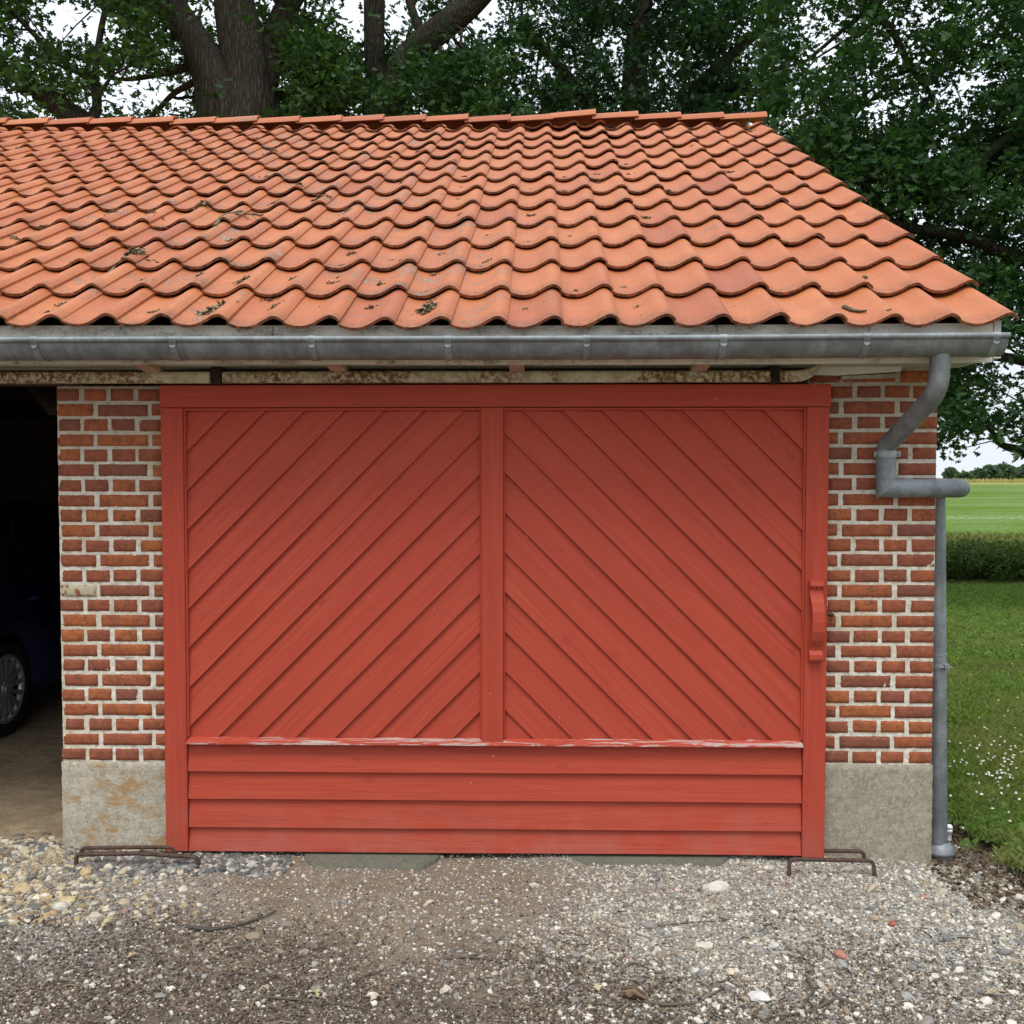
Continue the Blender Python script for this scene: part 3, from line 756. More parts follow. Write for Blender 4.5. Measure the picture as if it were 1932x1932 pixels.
sp = MB(); lathe(sp, Bt.x+.012, Yp, [(.050, zb_-.02), (.052, zb_-.03), (.050, zb_-.034), (.050, zb_-.05), (.052, zb_-.054), (.050, zb_-.06), (.050, -.04)]); 
sp.build('soil_pipe', M_SOILPIPE, DP)

# ---- sliding door rail under the eaves
YR = -.115
def rail(px0, px1, curve=False):
    z0, z1 = at(900, 722, YR).z, at(900, 700.5, YR).z; x0, x1 = at(px0, 710, YR).x, at(px1, 710, YR).x
    mb = MB(); n = max(3, int((x1-x0)/.03)); hc = (z1-z0)/2
    V = []; sec = [(-.018, -hc), (-.020, -hc*.9), (-.020, hc*.6), (-.014, hc*.95), (.0, hc), (.014, hc*.95), (.018, hc*.5), (.018, -hc)]
    for k in range(n+1):
        x = x0+(x1-x0)*k/n; lf = 0; sc_ = 1
        if curve and k > n*.45: s = (k-n*.45)/(n*.55); lf = .045*s*s; sc_ = 1-.35*s*s
        for (y, z) in sec: V.append((x, YR+y, (z0+z1)/2+z*sc_+lf+.0012*mn.noise(Vector((x*30, y*90, z*60)))))
    m = len(sec)
    mb.add(V, [(j*m+i, j*m+(i+1) % m, (j+1)*m+(i+1) % m, (j+1)*m+i) for j in range(n) for i in range(m)], False)
    mb.add(V[:m], [list(range(m))[::-1]]); mb.add(V[-m:], [list(range(m))])
    return mb
RL = rail(422, 1452).build('door_rail', M_RAIL, G)
rail(-420, 397).build('rail_section', M_RAIL, RL); rail(1470, 1546, True).build('rail_end', M_RAIL, RL)
zr0, zr1 = at(900, 722, YR).z, at(900, 700.5, YR).z
for px in (409, 1461):
    xx = at(px, 710, YR).x; q = MB(); q.box(xx-.022, xx+.022, YR-.008, YR+.008, zr0-.006, zf0+.035, .002); q.box(xx-.018, xx+.018, YR+.008, .0, zr1+.01, zr1+.02, .002)
    q.box(xx-.045, xx+.045, YR-.012, YR+.01, zf0+.012, zf0+.034, .003); q.tube([(xx, YR-.016, zr1-.02), (xx, YR-.006, zr1-.02)], .010, 6)
    q.build('rail_hanger', M_DARKIRON, RL)
for px in (1100, 1690): pass

# ---- the sliding door
YD = -.075                                     # front plane of stiles
DL = lambda py: at(301 + 11*(py-727)/885, py, YD).x
xL, xR = at(307, 1170, YD).x, at(1561.5, 1170, YD).x
zT = at(930, 725.5, YD).z; zB = at(930, 1612, YD).z
ST = .0985; zTR = at(930, 768, YD).z
DOOR = empty('sliding_door', (0, 0, 0)); DOOR.parent = G
B = .0025
def dbox(name, x0, x1, y0, y1, z0, z1, mat, b=B):
    return MB().box(x0, x1, y0, y1, z0, z1, b).build(name, mat, DOOR)
dbox('top_rail', xL, xR+.002, YD-.006, YD+.022, zTR, zT, MP_H)
dbox('stile', xL+.001, xL+ST, YD, YD+.022, zB+.002, zTR-.002, MP_V)
dbox('stile', xR-ST, xR-.002, YD, YD+.022, zB-.004, zTR-.002, MP_V)
xc0, xc1 = at(907.5, 1100, YD).x, at(950, 1100, YD).x; zS = at(930, 1397, YD).z
ctr_stile = dbox('centre_stile', xc0+.002, xc1-.001, YD-.004, YD+.022, zS-.012, zTR-.002, MP_V)
for xa_, xb_ in ((xc0-.006, xc0+.0015), (xc1-.0005, xc1+.006), (xL+ST+.0005, xL+ST+.009), (xR-ST-.009, xR-ST-.0005)):
    dbox('edge_batten', xa_, xb_, YD+.008, YD+.026, zS+.006, zTR-.003, MP_V, .001)
dbox('edge_batten', xL+ST+.01, xR-ST-.01, YD+.006, YD+.026, zTR-.013, zTR-.003, MP_H, .001)
def clip(poly, a, b_, c_):   # keep a*x+b*z<=c
    out = []
    for i in range(len(poly)):
        p, q = poly[i], poly[(i+1) % len(poly)]; dp_, dq = a*p[0]+b_*p[1]-c_, a*q[0]+b_*q[1]-c_
        if dp_ <= 0: out.append(p)
        if (dp_ < 0 < dq) or (dq < 0 < dp_): t = dp_/(dp_-dq); out.append((p[0]+(q[0]-p[0])*t, p[1]+(q[1]-p[1])*t))
    return out
def boards(x0, x1, z0, z1, phase, sgn, name, mat, EXP=.1725/math.sqrt(2)):
    """lapped diagonal boards; the low edge of each stands proud"""
    mb = MB(); nx_, nz_ = -sgn/math.sqrt(2), 1/math.sqrt(2)   # unit across the boards (upwards)
    for k in range(-3, 22):
        lo = phase + k*EXP + random.uniform(-.0018, .0018); hi_ = lo + EXP + .018
        poly = [(x0, z0), (x1, z0), (x1, z1), (x0, z1)]
        poly = clip(poly, nx_, nz_, hi_); poly = clip(poly, -nx_, -nz_, -lo) if len(poly) > 2 else []
        if len(poly) < 3: continue
        jit = random.uniform(-.0012, .0012); tl = random.uniform(-.0015, .0015)
        # subdivide along the board for a slight waviness is unnecessary: flat planed boards
        def yf(p): 
            d = (p[0]*nx_+p[1]*nz_-lo)/EXP; return YD + .014 + jit + .0135*d + tl*.5
        n = len(poly); V = [(p[0], yf(p), p[1]) for p in poly] + [(p[0], yf(p)+.013, p[1]) for p in poly]
        tn = random.uniform(.1, 1); mb.add(V, [list(range(n)), list(range(n, 2*n))[::-1]] + [(i, n+i, n+(i+1) % n, (i+1) % n) for i in range(n)], False, (tn, tn, tn))
    return mb.build(name, mat, DOOR)
yb = YD + .018
def phase_of(px, py, sgn):
    p = at(px, py, yb); return -sgn*p.x/math.sqrt(2) + p.z/math.sqrt(2)
pz1 = zTR-.004; pz0 = zS+.001
boards(xL+ST+.006, xc0-.003, pz0, pz1, phase_of(906, 1341.5, 1), 1, 'diagonal_cladding', MP_D1)
boards(xc1+.003, xR-ST-.006, pz0, pz1, phase_of(954.5, 1341.5, -1), -1, 'diagonal_cladding', MP_D2, .1728/math.sqrt(2))
MB().box(xL+.01, xR-.01, YD+.045, YD+.060, zB+.02, zT-.01).build('backing_board', M_DARKWOOD, DOOR)
# weathered drip sill, slightly ragged
s_ = MB(); n = 90; V = []
for k in range(n+1):
    x = xL+ST+.004+(xR-xL-2*ST-.008)*k/n; j = .0035*mn.noise(Vector((x*9, 0, 3)))+.0015*mn.noise(Vector((x*40, 0, 3)))
    for (y, z) in ((YD+.020, zS+.004+j), (YD-.016, zS-.012+j*.5), (YD-.018+j*.6, zS-.019), (YD-.012, zS-.022), (YD+.024, zS-.020)): V.append((x, y, z))
s_.add(V, [(j*5+i, j*5+(i+1) % 5, (j+1)*5+(i+1) % 5, (j+1)*5+i) for j in range(n) for i in range(5)], False)
s_.build('drip_sill', MP_S, DOOR)
# lower horizontal clapboards
hb = MB(); ly = [1408, 1460, 1512.5, 1566, 1611]
for a, b_ in zip(ly, ly[1:]):
    za, zb2 = at(930, a, YD).z, at(930, b_, YD).z; n = 40; x0_, x1_ = xL+ST+.003, xR-ST-.003; V = []
    for k in range(n+1):
        x = x0_+(x1_-x0_)*k/n; w_ = .0008*mn.noise(Vector((x*1.2, za*7, 1))); dz = .0025*mn.noise(Vector((x*.9, za*9, 4)))
        for (y, z) in ((YD+.024, za+.012), (YD+.004+w_, zb2+dz+.002), (YD+.006+w_, zb2+dz), (YD+.020, zb2+dz), (YD+.036, za+.012)): V.append((x, y, z))
    hb.add(V, [(j*5+i, j*5+(i+1) % 5, (j+1)*5+(i+1) % 5, (j+1)*5+i) for j in range(n) for i in range(5)], False)
    hb.add(V[:5], [(0,1,2,3,4)]); hb.add(V[-5:], [(4,3,2,1,0)])
hb.build('lower_cladding', MP_H, DOOR)
# screws
sc = MB()
for px, py in ((1541, 1420), (1541, 1510), (1531, 2), (929, 1380), (926, 1010), (1540, 1000), (323, 1440), (323, 1000), (320, 1300)):
    if py < 100: continue
    p = at(px, py, YD-.004); y0 = YD-.005 if 900 < px < 960 else YD-.001
    MB().tube([(p.x, y0, p.z), (p.x, y0+.004, p.z)], .0045, 10).build('screw_head', MP_P, DOOR)
# handle: a bowed wooden grip on two feet
hx0, hx1_ = at(1529, 1170, YD-.04).x, at(1554.5, 1170, YD-.04).x
zt, zb2 = at(1541, 1095, YD-.03).z, at(1541, 1249, YD-.03).z; H = zt-zb2
outer = [(0, 1.0), (.030, .985), (.036, .93), (.022, .885), (.026, .83), (.045, .74), (.058, .62), (.062, .5), (.058, .38), (.045, .27), (.026, .185), (.020, .14), (.034, .09), (.034, .03), (.026, 0), (0, 0)]
inner = [(0, .16), (.004, .18), (.018, .26), (.032, .38), (.036, .5), (.032, .62), (.018, .74), (.004, .82), (0, .84)]
hm = MB(); poly = [(YD-.001-a, zb2+b_*H) for a, b_ in outer]; pin = [(YD-.001-a, zb2+b_*H) for a, b_ in inner]
full = poly + pin; n = len(full); wx = []
def narrow(y, z): t = (z-zb2)/H; return .005*math.exp(-((t-.52)/.3)**2)
V = [(hx0+narrow(*p), *p) for p in full] + [(hx1_-.3*narrow(*p), *p) for p in full]
hm.add(V, [(i, (i+1) % n, n+(i+1) % n, n+i) for i in range(n)], False)
hm.add([V[i] for i in range(n)], [list(range(n))[::-1]]); hm.add([V[n+i] for i in range(n)], [list(range(n))])
for (dx, t, y) in ((-.010, .905, .030), (.010, .905, .030), (0, .79, .034), (0, .22, .034), (-.010, .06, .034), (.010, .06, .034)):
    z = zb2+t*H; xm = (hx0+hx1_)/2; hm.tube([(xm+dx, YD-y-.003, z), (xm+dx, YD-y+.003, z)], .0035, 8)
ho = hm.build('handle', MP_P, DOOR)
# keeper hook on the wall behind the door edge
kp = at(1567, 1160, -.03); q = MB(); q.tube([(kp.x-.03, -.05, kp.z+.01), (kp.x-.008, -.055, kp.z+.006), (kp.x+.004, -.04, kp.z), (kp.x+.008, -.01, kp.z+.002)], [.009, .011, .010, .006], 10)
q.build('latch_keeper', M_RUST, G)

# ---- concrete threshold
th = MB(); 
def slab(x0, x1, yf, z, mat, name):
    mb = MB(); n = 40; V = []
    for k in range(n+1):
        x = x0+(x1-x0)*k/n; e = min(1, min(k, n-k)/5); yy = -.02 + (yf+.02)*e**.5 + .012*mn.noise(Vector((x*7, 2, 2)))*e
        V += [(x, .28, z), (x, yy+.01, z), (x, yy, z-.008), (x, yy-.01, z-.05)]
    mb.add(V, [(j*4+i, j*4+i+1, (j+1)*4+i+1, (j+1)*4+i) for j in range(n) for i in range(3)], True)
    o = mb.build(name, mat, G); return o
grid('threshold', XL1-.02, XR0+.02, -.10, .30, 160, 26, lambda x, y: -.006+.004*mn.noise(Vector((x*6, y*6, 0)))-max(0, -y-.03)*.35, M_CONC_R, None, G)
xa_, xb_ = ground_at(566, 1625).x, ground_at(832, 1625).x; slab(xa_, xb_, -.175, .014, M_PATCH, 'cement_patch')
xa_, xb_ = ground_at(1072, 1625).x, ground_at(1380, 1625).x; slab(xa_, xb_, -.150, .014, M_PATCH, 'cement_patch')

# ------------------------------------------------------------------ iron guide bars in the ground
def bar(pts, r, label, mat=M_RUST):
    c_ = Vector(pts[0]); o = MB().tube(arc(pts, .025, 5), r, 10).build('guide_bar', mat)
    tag(o, label, 'guide bar', 'iron guide bars at the foot of the door'); return o
def gpt(px, py, Y): p = at(px, py, Y); return (p.x, Y, p.z)
Yb = -.20
bar([(at(146, 1640, Yb).x, Yb, -.05), gpt(143, 1612, Yb), gpt(260, 1610, Yb+.0), gpt(374, 1617, Yb-.0), (at(375, 1640, Yb).x, Yb, -.05)], .0095, 'thick dark iron bar looped over the gravel in front of the left concrete plinth')
bar([(at(152, 1620, -.07).x, -.07, -.03), gpt(153, 1600, -.07), gpt(330, 1598, -.07), (at(330, 1620, -.07).x, -.07, -.03)], .0085, 'thin rusty bar lying tight against the stained left plinth')
bar([(at(1487, 1648, Yb).x, Yb-.02, -.03), gpt(1489, 1621, Yb), gpt(1648, 1624, Yb), (at(1649, 1650, Yb).x, Yb-.02, -.03)], .0085, 'rusty hoop shaped bar standing in the gravel before the right plinth')
bar([(at(1500, 1620, -.06).x, -.055, -.03), gpt(1500, 1605, -.055), gpt(1630, 1606, -.055), (at(1631, 1625, -.055).x, -.055, -.03)], .0085, 'flaking rusty bar close against the right plinth behind the hoop')

# ------------------------------------------------------------------ white vent cap behind the downpipe
vc = empty('vent_cap', ground_at(1788, 1592)); vc.location.z = -.0; vc.scale = (.8, .8, .62); p = vc.location
p.x = at(1789, 1585, .24).x; p.y = .24
tag(vc, 'small white plastic vent cap poking out behind the foot of the downpipe', 'vent cap')
q = MB(); lathe(q, 0, 0, [(.018, -.02), (.018, .040), (.022, .042), (.022, .060), (.019, .062), (0.0001, .063)]); q.build('cap_body', M_WHITEP, vc)
q = MB(); lathe(q, 0, 0, [(.0001, .074), (.023, .072), (.024, .078), (.018, .092), (.0001, .098)]); q.build('cap_lid', M_WHITEP, vc)

# ------------------------------------------------------------------ parked car in the open bay
def m_car():
    m = Mat('blue_car_paint', .22, .3, .5); m.b.inputs['Coat Weight'].default_value = .6; return m.done((.005,.013,.085))
M_CAR = m_car(); M_GLASS = simple('dark_glass', (.01,.012,.012), .06, 0, 0, 5, 0, .6); M_TYRE = simple('tyre_rubber', (.018,.018,.018), .85, 0, .3, 40)
M_RIM = simple('alloy_rim', (.50,.50,.50), .32, .6, .08, 20, 0); M_BLACK = simple('black_trim', (.012,.012,.012), .6); M_LAMP = simple('lamp_glass', (.35,.02,.02), .15, 0, .1, 5, 0, .5)
wc = ground_at(20, 1390); CX, CYw = wc.x, wc.y
car = empty('parked_car', (CX, CYw, 0)); tag(car, 'dark blue hatchback parked nose in inside the unlit open garage bay', 'car')
# local frame: rear axle at y=0, nose towards +y; right flank at x=0, car body to -x
WB, HW = 2.55, .86
stn = [(-.66, .34, .62, .70, .62), (-.60, .24, .92, 1.02, .80), (-.50, .20, .95, 1.16, .84), (-.25, .19, .96, 1.36, .86), (.1, .19, .96, 1.46, .86), (.7, .18, .95, 1.50, .86), (1.3, .18, .94, 1.49, .86), (1.75, .18, .93, 1.34, .86), (2.2, .18, .92, 1.04, .86), (2.45, .18, .90, .94, .85), (2.9, .19, .82, .85, .82), (3.15, .22, .68, .72, .74), (3.25, .34, .55, .58, .60)]
body = MB(); V = []; sec_n = 18
for (y, zb, zbelt, ztop, hw) in stn:
    cab = (ztop - zbelt) > .12; row = []
    for k in range(sec_n+1):
        t = k/sec_n
        pts_ = [(0, zb), (.92, zb), (1.0, zb+.12), (1.005, (zb+zbelt)/2), (.985, zbelt), (.80 if cab else .93, zbelt+(ztop-zbelt)*.85), (.62 if cab else .7, ztop), (0, ztop+.02)]
        s = t*(len(pts_)-1); i = min(int(s), len(pts_)-2); u = s-i
        a, b_ = pts_[i], pts_[i+1]; row.append((a[0]+(b_[0]-a[0])*u, a[1]+(b_[1]-a[1])*u))
    full = [(hw*x, z) for x, z in row] + [(-hw*x, z) for x, z in row[::-1][1:-1]]
    V += [(x-HW, y, z) for x, z in full]
m = len(V)//len(stn)
# wheel arches: pull the lower flank inwards around the axles
V = [Vector(p) for p in V]
for p in V:
    for ya in (0, WB):
        d = math.hypot(p.y-ya, p.z-.31)
        if False and d < .36: p.x += 0
Fq = []
for j in range(len(stn)-1):
    for i in range(m): Fq.append((j*m+i, j*m+(i+1) % m, (j+1)*m+(i+1) % m, (j+1)*m+i))
Fq += [list(range(m)), list(range((len(stn)-1)*m, len(stn)*m))[::-1]]
body.add(V, Fq, True); bo = body.build('body', M_CAR, car)
cut = MB(); cut.tube([(-.30, 0, .31), (.2, 0, .31)], .365, 32); cut.tube([(-.30, WB, .31), (.2, WB, .31)], .365, 32)
cut.tube([(-2*HW-.2, 0, .31), (-2*HW+.30, 0, .31)], .365, 32); cut.tube([(-2*HW-.2, WB, .31), (-2*HW+.30, WB, .31)], .365, 32)
cu = cut.build('cutter', M_BLACK); cu.parent = car
md = bo.modifiers.new('arches', 'BOOLEAN'); md.operation = 'DIFFERENCE'; md.object = cu; md.solver = 'EXACT'
dg = bpy.context.evaluated_depsgraph_get(); me2 = bpy.data.meshes.new_from_object(bo.evaluated_get(dg)); bo.modifiers.clear(); bo.data = me2
bpy.data.objects.remove(cu)
def wheel(y, side):
    x = -.02 if side else -2*HW+.02; sg = 1 if side else -1
    t = MB(); n = 40; pr_ = [(.215, -.09), (.29, -.10), (.310, -.08), (.312, 0), (.310, .08), (.29, .10), (.235, .095), (.215, .08)]; V = []
    for (r, o) in pr_:
        for k in range(n): a = 2*math.pi*k/n; V.append((x-sg*.09+sg*o, y+r*math.cos(a), .312+r*math.sin(a)))
    t.add(V, [(j*n+k, j*n+(k+1) % n, (j+1)*n+(k+1) % n, (j+1)*n+k) for j in range(len(pr_)-1) for k in range(n)], True)
    t.tube([(x-sg*.16, y, .312), (x-sg*.05, y, .312)], .216, 32)
    w_ = t.build('wheel', M_TYRE, car)
    r_ = MB(); V = []
    for (r, o) in ((.216, -.02), (.222, .004), (.212, .008), (.196, .0), (.190, -.03)):
        for k in range(n): a = 2*math.pi*k/n; V.append((x+sg*o, y+r*math.cos(a), .312+r*math.sin(a)))
    r_.add(V, [(j*n+k, j*n+(k+1) % n, (j+1)*n+(k+1) % n, (j+1)*n+k) for j in range(4) for k in range(n)], True)
    for k in range(14):
        a = 2*math.pi*k/14 + .1; ca, sa = math.cos(a), math.sin(a)
        r0, r1, w0, w1 = .05, .197, .011, .018
        P = [(r0, -w0), (r1, -w1), (r1, w1), (r0, w0)]; q = [(y+r*ca-s*sa, .312+r*sa+s*ca) for r, s in P]
        r_.prism(q, 0, x-sg*.022, x+sg*.002)
    r_.tube([(x-sg*.03, y, .312), (x+sg*.008, y, .312)], .056, 20); r_.tube([(x+sg*.006, y, .312), (x+sg*.014, y, .312)], .030, 20)
    r_.build('rim', M_RIM, w_)
for y in (0, WB):
    for s in (True, False): wheel(y, s)
# side glass, sitting just proud of the cabin
def side_glass(name, P):
    for sg in (1, -1):
        g_ = MB(); V = []
        for (y, z, off) in P: V.append((-HW + sg*(HW*off), y, z))
        Vb = [(x - sg*.012, y, z) for x, y, z in V]; n = len(V)
        g_.add(V+Vb, [list(range(n)), list(range(n, 2*n))[::-1]] + [(i, n+i, n+(i+1) % n, (i+1) % n) for i in range(n)])
        g_.build(name, M_GLASS, car)
side_glass('quarter_window', [(-.12, 1.00, .985), (.22, 1.0, .985), (.22, 1.36, .862), (.08, 1.34, .865)])
side_glass('rear_side_window', [(.27, 1.0, .985), (.92, .99, .985), (.92, 1.39, .862), (.27, 1.375, .862)])
side_glass('front_side_window', [(.98, .99, .985), (1.95, .985, .985), (1.62, 1.30, .872), (.98, 1.39, .862)])
for sg in (1, -1):
    for y in (.32, 1.15):
        h_ = MB(); x = -HW+sg*(HW+.012); h_.box(min(x, x+sg*.022), max(x, x+sg*.022), y, y+.20, .845, .868, .005); h_.box(min(x-sg*.02, x), max(x-sg*.02, x), y-.005, y+.03, .84, .872, .003); h_.build('door_handle', M_CAR, car)
    t_ = MB(); t_.box(-HW+sg*.60-.14, -HW+sg*.60+.14, -.70, -.62, .66, .90, .02); t_.build('tail_light', M_LAMP, car)
t_ = MB(); t_.box(-1.6, -.12, -.71, -.64, .34, .52, .03); t_.build('bumper', M_CAR, car)
t_ = MB(); t_.add([(-1.48, -.60, 1.0), (-.24, -.60, 1.0), (-.36, -.33, 1.34), (-1.36, -.33, 1.34), (-1.48, -.59, .99), (-.24, -.59, .99), (-.36, -.32, 1.33), (-1.36, -.32, 1.33)], [(0,1,2,3),(7,6,5,4),(0,4,5,1),(1,5,6,2),(2,6,7,3),(3,7,4,0)]); t_.build('rear_window', M_GLASS, car)

# ------------------------------------------------------------------ leaves
LEAF = np.array([(0,0),(.15,.17),(.06,.30),(.30,.44),(.12,.56),(.36,.76),(.14,.84),(0,1.0),(-.14,.84),(-.36,.76),(-.12,.56),(-.30,.44),(-.06,.30),(-.15,.17)])
def leaves(centres, size, spread, per, cols, rng, shape=LEAF, upbias=.6, flat=.7):
    """centres (K,3) -> arrays of leaf polygons clustered about each centre"""
    K = len(centres); N = K*per; c = np.repeat(centres, per, 0)
    off = rng.normal(size=(N, 3)); off *= (spread*rng.uniform(.2, 1, (N, 1)))/np.linalg.norm(off, axis=1, keepdims=True); off[:, 2] *= flat
    p = c + off
    nrm = rng.normal(size=(N, 3)); nrm[:, 2] += upbias*np.sign(nrm[:, 2]+.6); nrm /= np.linalg.norm(nrm, axis=1, keepdims=True)
    d = off + rng.normal(size=(N, 3))*spread*.6; d -= nrm*(d*nrm).sum(1, keepdims=True); d /= np.linalg.norm(d, axis=1, keepdims=True)+1e-9
    s = np.cross(d, nrm); L = size*rng.uniform(.65, 1.25, (N, 1))
    m = len(shape); sh = shape
    V = p[:, None, :] + (s[:, None, :]*sh[None, :, 0:1] + d[:, None, :]*sh[None, :, 1:2])*L[:, None, :]
    V = V - nrm[:, None, :]*(np.abs(sh[None, :, 0:1])*.35*L[:, None, :])*rng.uniform(-.5, 1, (N, 1, 1))
    cc = np.repeat(rng.uniform(0, 1, K), per)*.6 + rng.uniform(0, 1, N)*.4
    a, b_ = np.array(cols[0]), np.array(cols[1]); col = a + (b_-a)*cc[:, None]
    return V.reshape(-1, 3), np.repeat(col, m, 0), m

# ------------------------------------------------------------------ oak trees behind the garage
def P3(px, py, Y): p = at(px, py, Y); return Vector(p)
def limb(mb, pts, Y, n=14, wob=.18, seed=0, dY=0.0):
    """pts: (px, py, radius_px) read off the limb, placed at depth Y"""
    P = []; Rr = []
    for k, (px, py, r) in enumerate(pts):
        yy = Y + dY*k/(len(pts)-1); p = P3(px, py, yy); P.append(p); Rr.append(r/F*(yy-CAM.y))
    # subdivide smoothly (Catmull-Rom)
    out = []; ro = []
    for i in range(len(P)-1):
        p0, p1, p2, p3 = P[max(i-1, 0)], P[i], P[i+1], P[min(i+2, len(P)-1)]
        for k in range(6):
            t = k/6; out.append(.5*((2*p1)+(p2-p0)*t+(2*p0-5*p1+4*p2-p3)*t*t+(3*p1-p0-3*p2+p3)*t**3)); ro.append(Rr[i]+(Rr[i+1]-Rr[i])*t)
    out.append(P[-1]); ro.append(Rr[-1]); mb.tube(out, ro, n, True, True, wob=wob, seed=seed); return out, ro
rng = np.random.RandomState(5)
def twigs(mb, src, targets, r0=.03):
    for t in targets:
        i = rng.randint(len(src)); a = src[i]; b_ = Vector(t); l = (b_-a).length
        mids = [a]; 
        for k in (1, 2, 3, 4): mids.append(a.lerp(b_, k/5) + Vector(rng.normal(size=3))*l*.05 + Vector((0, 0, .06*l*math.sin(k/5*math.pi))))
        mids.append(b_); r = r0*min(1.6, .5+l/3); mb.tube(mids, [r, r*.8, r*.6, r*.45, r*.3, r*.15], 6)
GAPS = [(138, 28, 58, 44, .97), (235, 60, 26, 34, .8), (275, 175, 60, 48, .93), (205, 205, 40, 26, .8), (660, 40, 36, 60, .96), (752, 34, 36, 46, .96), (895, 22, 48, 44, .98), (590, 10, 26, 22, .7),
        (1915, 690, 34, 60, .97), (1862, 905, 95, 66, 1.0), (1820, 830, 50, 22, .4), (1555, 300, 20, 20, .5), (1440, 90, 26, 34, .5), (1500, 30, 30, 30, .5), (1080, 90, 16, 16, .4), (330, 120, 24, 20, .5), (1700, 60, 26, 34, .55), (1620, 260, 24, 24, .6), (1780, 170, 24, 40, .5), (1895, 400, 26, 20, .5), (1840, 560, 30, 22, .6), (40, 70, 22, 30, .5), (20, 190, 26, 20, .5)]
def wanted(px, py):
    if py > 868 and px > 1745: return 0
    if px < 1745 and py > 300 + max(0, (px-1440))*1.05: return 0     # hidden behind the roof
    p = 1.0
    for gx, gy, rx, ry, k in GAPS:
        d = ((px-gx)/rx)**2 + ((py-gy)/ry)**2
        if d < 1.5: p *= 1 - k*min(1, max(0, (1.5-d)/.6))
    # small-scale clumps
    c_ = mn.noise(Vector((px/38, py/30, 1.7))) + .6*mn.noise(Vector((px/15, py/13, 4)))
    p *= min(1, max(0, .50 + c_*2.0))
    return p
TREES = {'A': (450, -1e9), }
TRUNKS = [(300, 560, -80, 215, 9.7), (395, 545, 150, 235, 9.7), (682, 762, -80, 150, 10.4), (745, 960, -60, 110, 10.3), (60, 175, 165, 240, 9.2), (165, 200, 0, 200, 9.2), (1185, 1235, -20, 60, 11.2), (1690, 1900, 420, 490, 8.3), (1830, 1932, 230, 320, 8.3), (1850, 1932, 660, 700, 8.6), (1850, 1932, 800, 860, 8.6)]
def crown_centres(x0, x1, y0, y1, N, Y0, Y1, dens=1.0):
    out = []; tries = 0
    while len(out) < N and tries < N*30:
        tries += 1; px, py = random.uniform(x0, x1), random.uniform(y0, y1)
        Y = random.uniform(Y0, Y1)
        if any(a <= px <= b_ and c_ <= py <= d_ and Y < yt for a, b_, c_, d_, yt in TRUNKS) and random.random() < .93: continue
        if random.random() < wanted(px, py)*dens: out.append(P3(px, py, Y))
    return np.array([tuple(p) for p in out])
def oak(label, base_px, Yt, trunk_r, limbs, regions, seed, cols=((.016,.046,.018), (.070,.140,.036)), twn=26):
    """limbs: list of (pts, n); regions: crown boxes (x0,x1,y0,y1,count)"""
    bp = P3(base_px, 260, Yt); root = empty('oak_tree', (bp.x, Yt, 0)); inv = Vector((-bp.x, -Yt, 0))
    tr = MB(); tr.tube([(bp.x, Yt, -.1), (bp.x+.02, Yt, .4), (bp.x, Yt, 1.6), (bp.x-.02, Yt, 3.0), P3(base_px, 300, Yt), P3(base_px, 250, Yt)], [trunk_r*1.5, trunk_r*1.2, trunk_r*1.05, trunk_r, trunk_r, trunk_r*.9], 20, wob=.2, seed=seed)
    src = []
    for k, (pts, dY) in enumerate(limbs):
        o_, r_ = limb(tr, pts, Yt, 18 if pts[0][2] > 20 else 8, .2 if pts[0][2] > 20 else .1, seed+k, dY); src += o_
    Cs = [crown_centres(*rg[:4], rg[4], Yt-1.3, Yt+2.0) for rg in regions]
    if seed == 61: Cs.append(np.array([tuple(P3(random.uniform(1250, 1740), random.uniform(250, 640), random.uniform(Yt+.6, Yt+2.5))) for _ in range(420)]))
    Cn = np.concatenate(Cs)
    for p in Cn[rng.choice(len(Cn), min(twn, len(Cn)), replace=False)]: 
        s = min(src, key=lambda q: (q-Vector(p)).length); twigs(tr, [s], [p], .028)
    # short twiglets reaching each 4th cluster from a neighbour
    for p in Cn[::9]:
        q = Cn[rng.randint(len(Cn))]; d = Vector(q)-Vector(p)
        if d.length < 1.6: tr.tube([p, Vector(p).lerp(Vector(q), .5)+Vector(rng.normal(size=3))*.08, q], [.012, .009, .005], 5)
    V, col, m = leaves(Cn, .110, .30, 21, cols, rng)
    for v in tr.v[:0]: pass
    tr.v = [(x-bp.x, y-Yt, z) for x, y, z in tr.v]; V = V + np.array([-bp.x, -Yt, 0])
    tr.build('trunk', M_BARK, root, fix=False); np_mesh('crown', V, m, M_LEAF, root, tint=col)
    tag(root, label, 'tree', 'oaks behind the garage'); return root
oak('massive twin stemmed oak with furrowed bark behind the left half of the roof ridge', 452, 9.6, .50,
    [([(435, 300, 58), (425, 225, 52), (400, 150, 36), (372, 90, 31), (340, 40, 28), (312, -10, 27), (280, -70, 25)], -.2),
     ([(468, 300, 60), (474, 225, 56), (470, 150, 48), (456, 75, 40), (442, 0, 37), (430, -80, 34)], .1),
     ([(490, 190, 30), (505, 110, 26), (525, 50, 24), (548, 0, 20), (590, -60, 16)], .8),
     ([(385, 120, 9), (340, 130, 8), (290, 142, 6), (240, 150, 4), (200, 145, 2)], .2),
     ([(395, 140, 9), (330, 175, 5), (290, 215, 4), (240, 250, 2)], .4)],
    [(250, 640, -160, 250, 620), (500, 640, 60, 260, 260), (400, 560, 175, 255, 90)], 1)
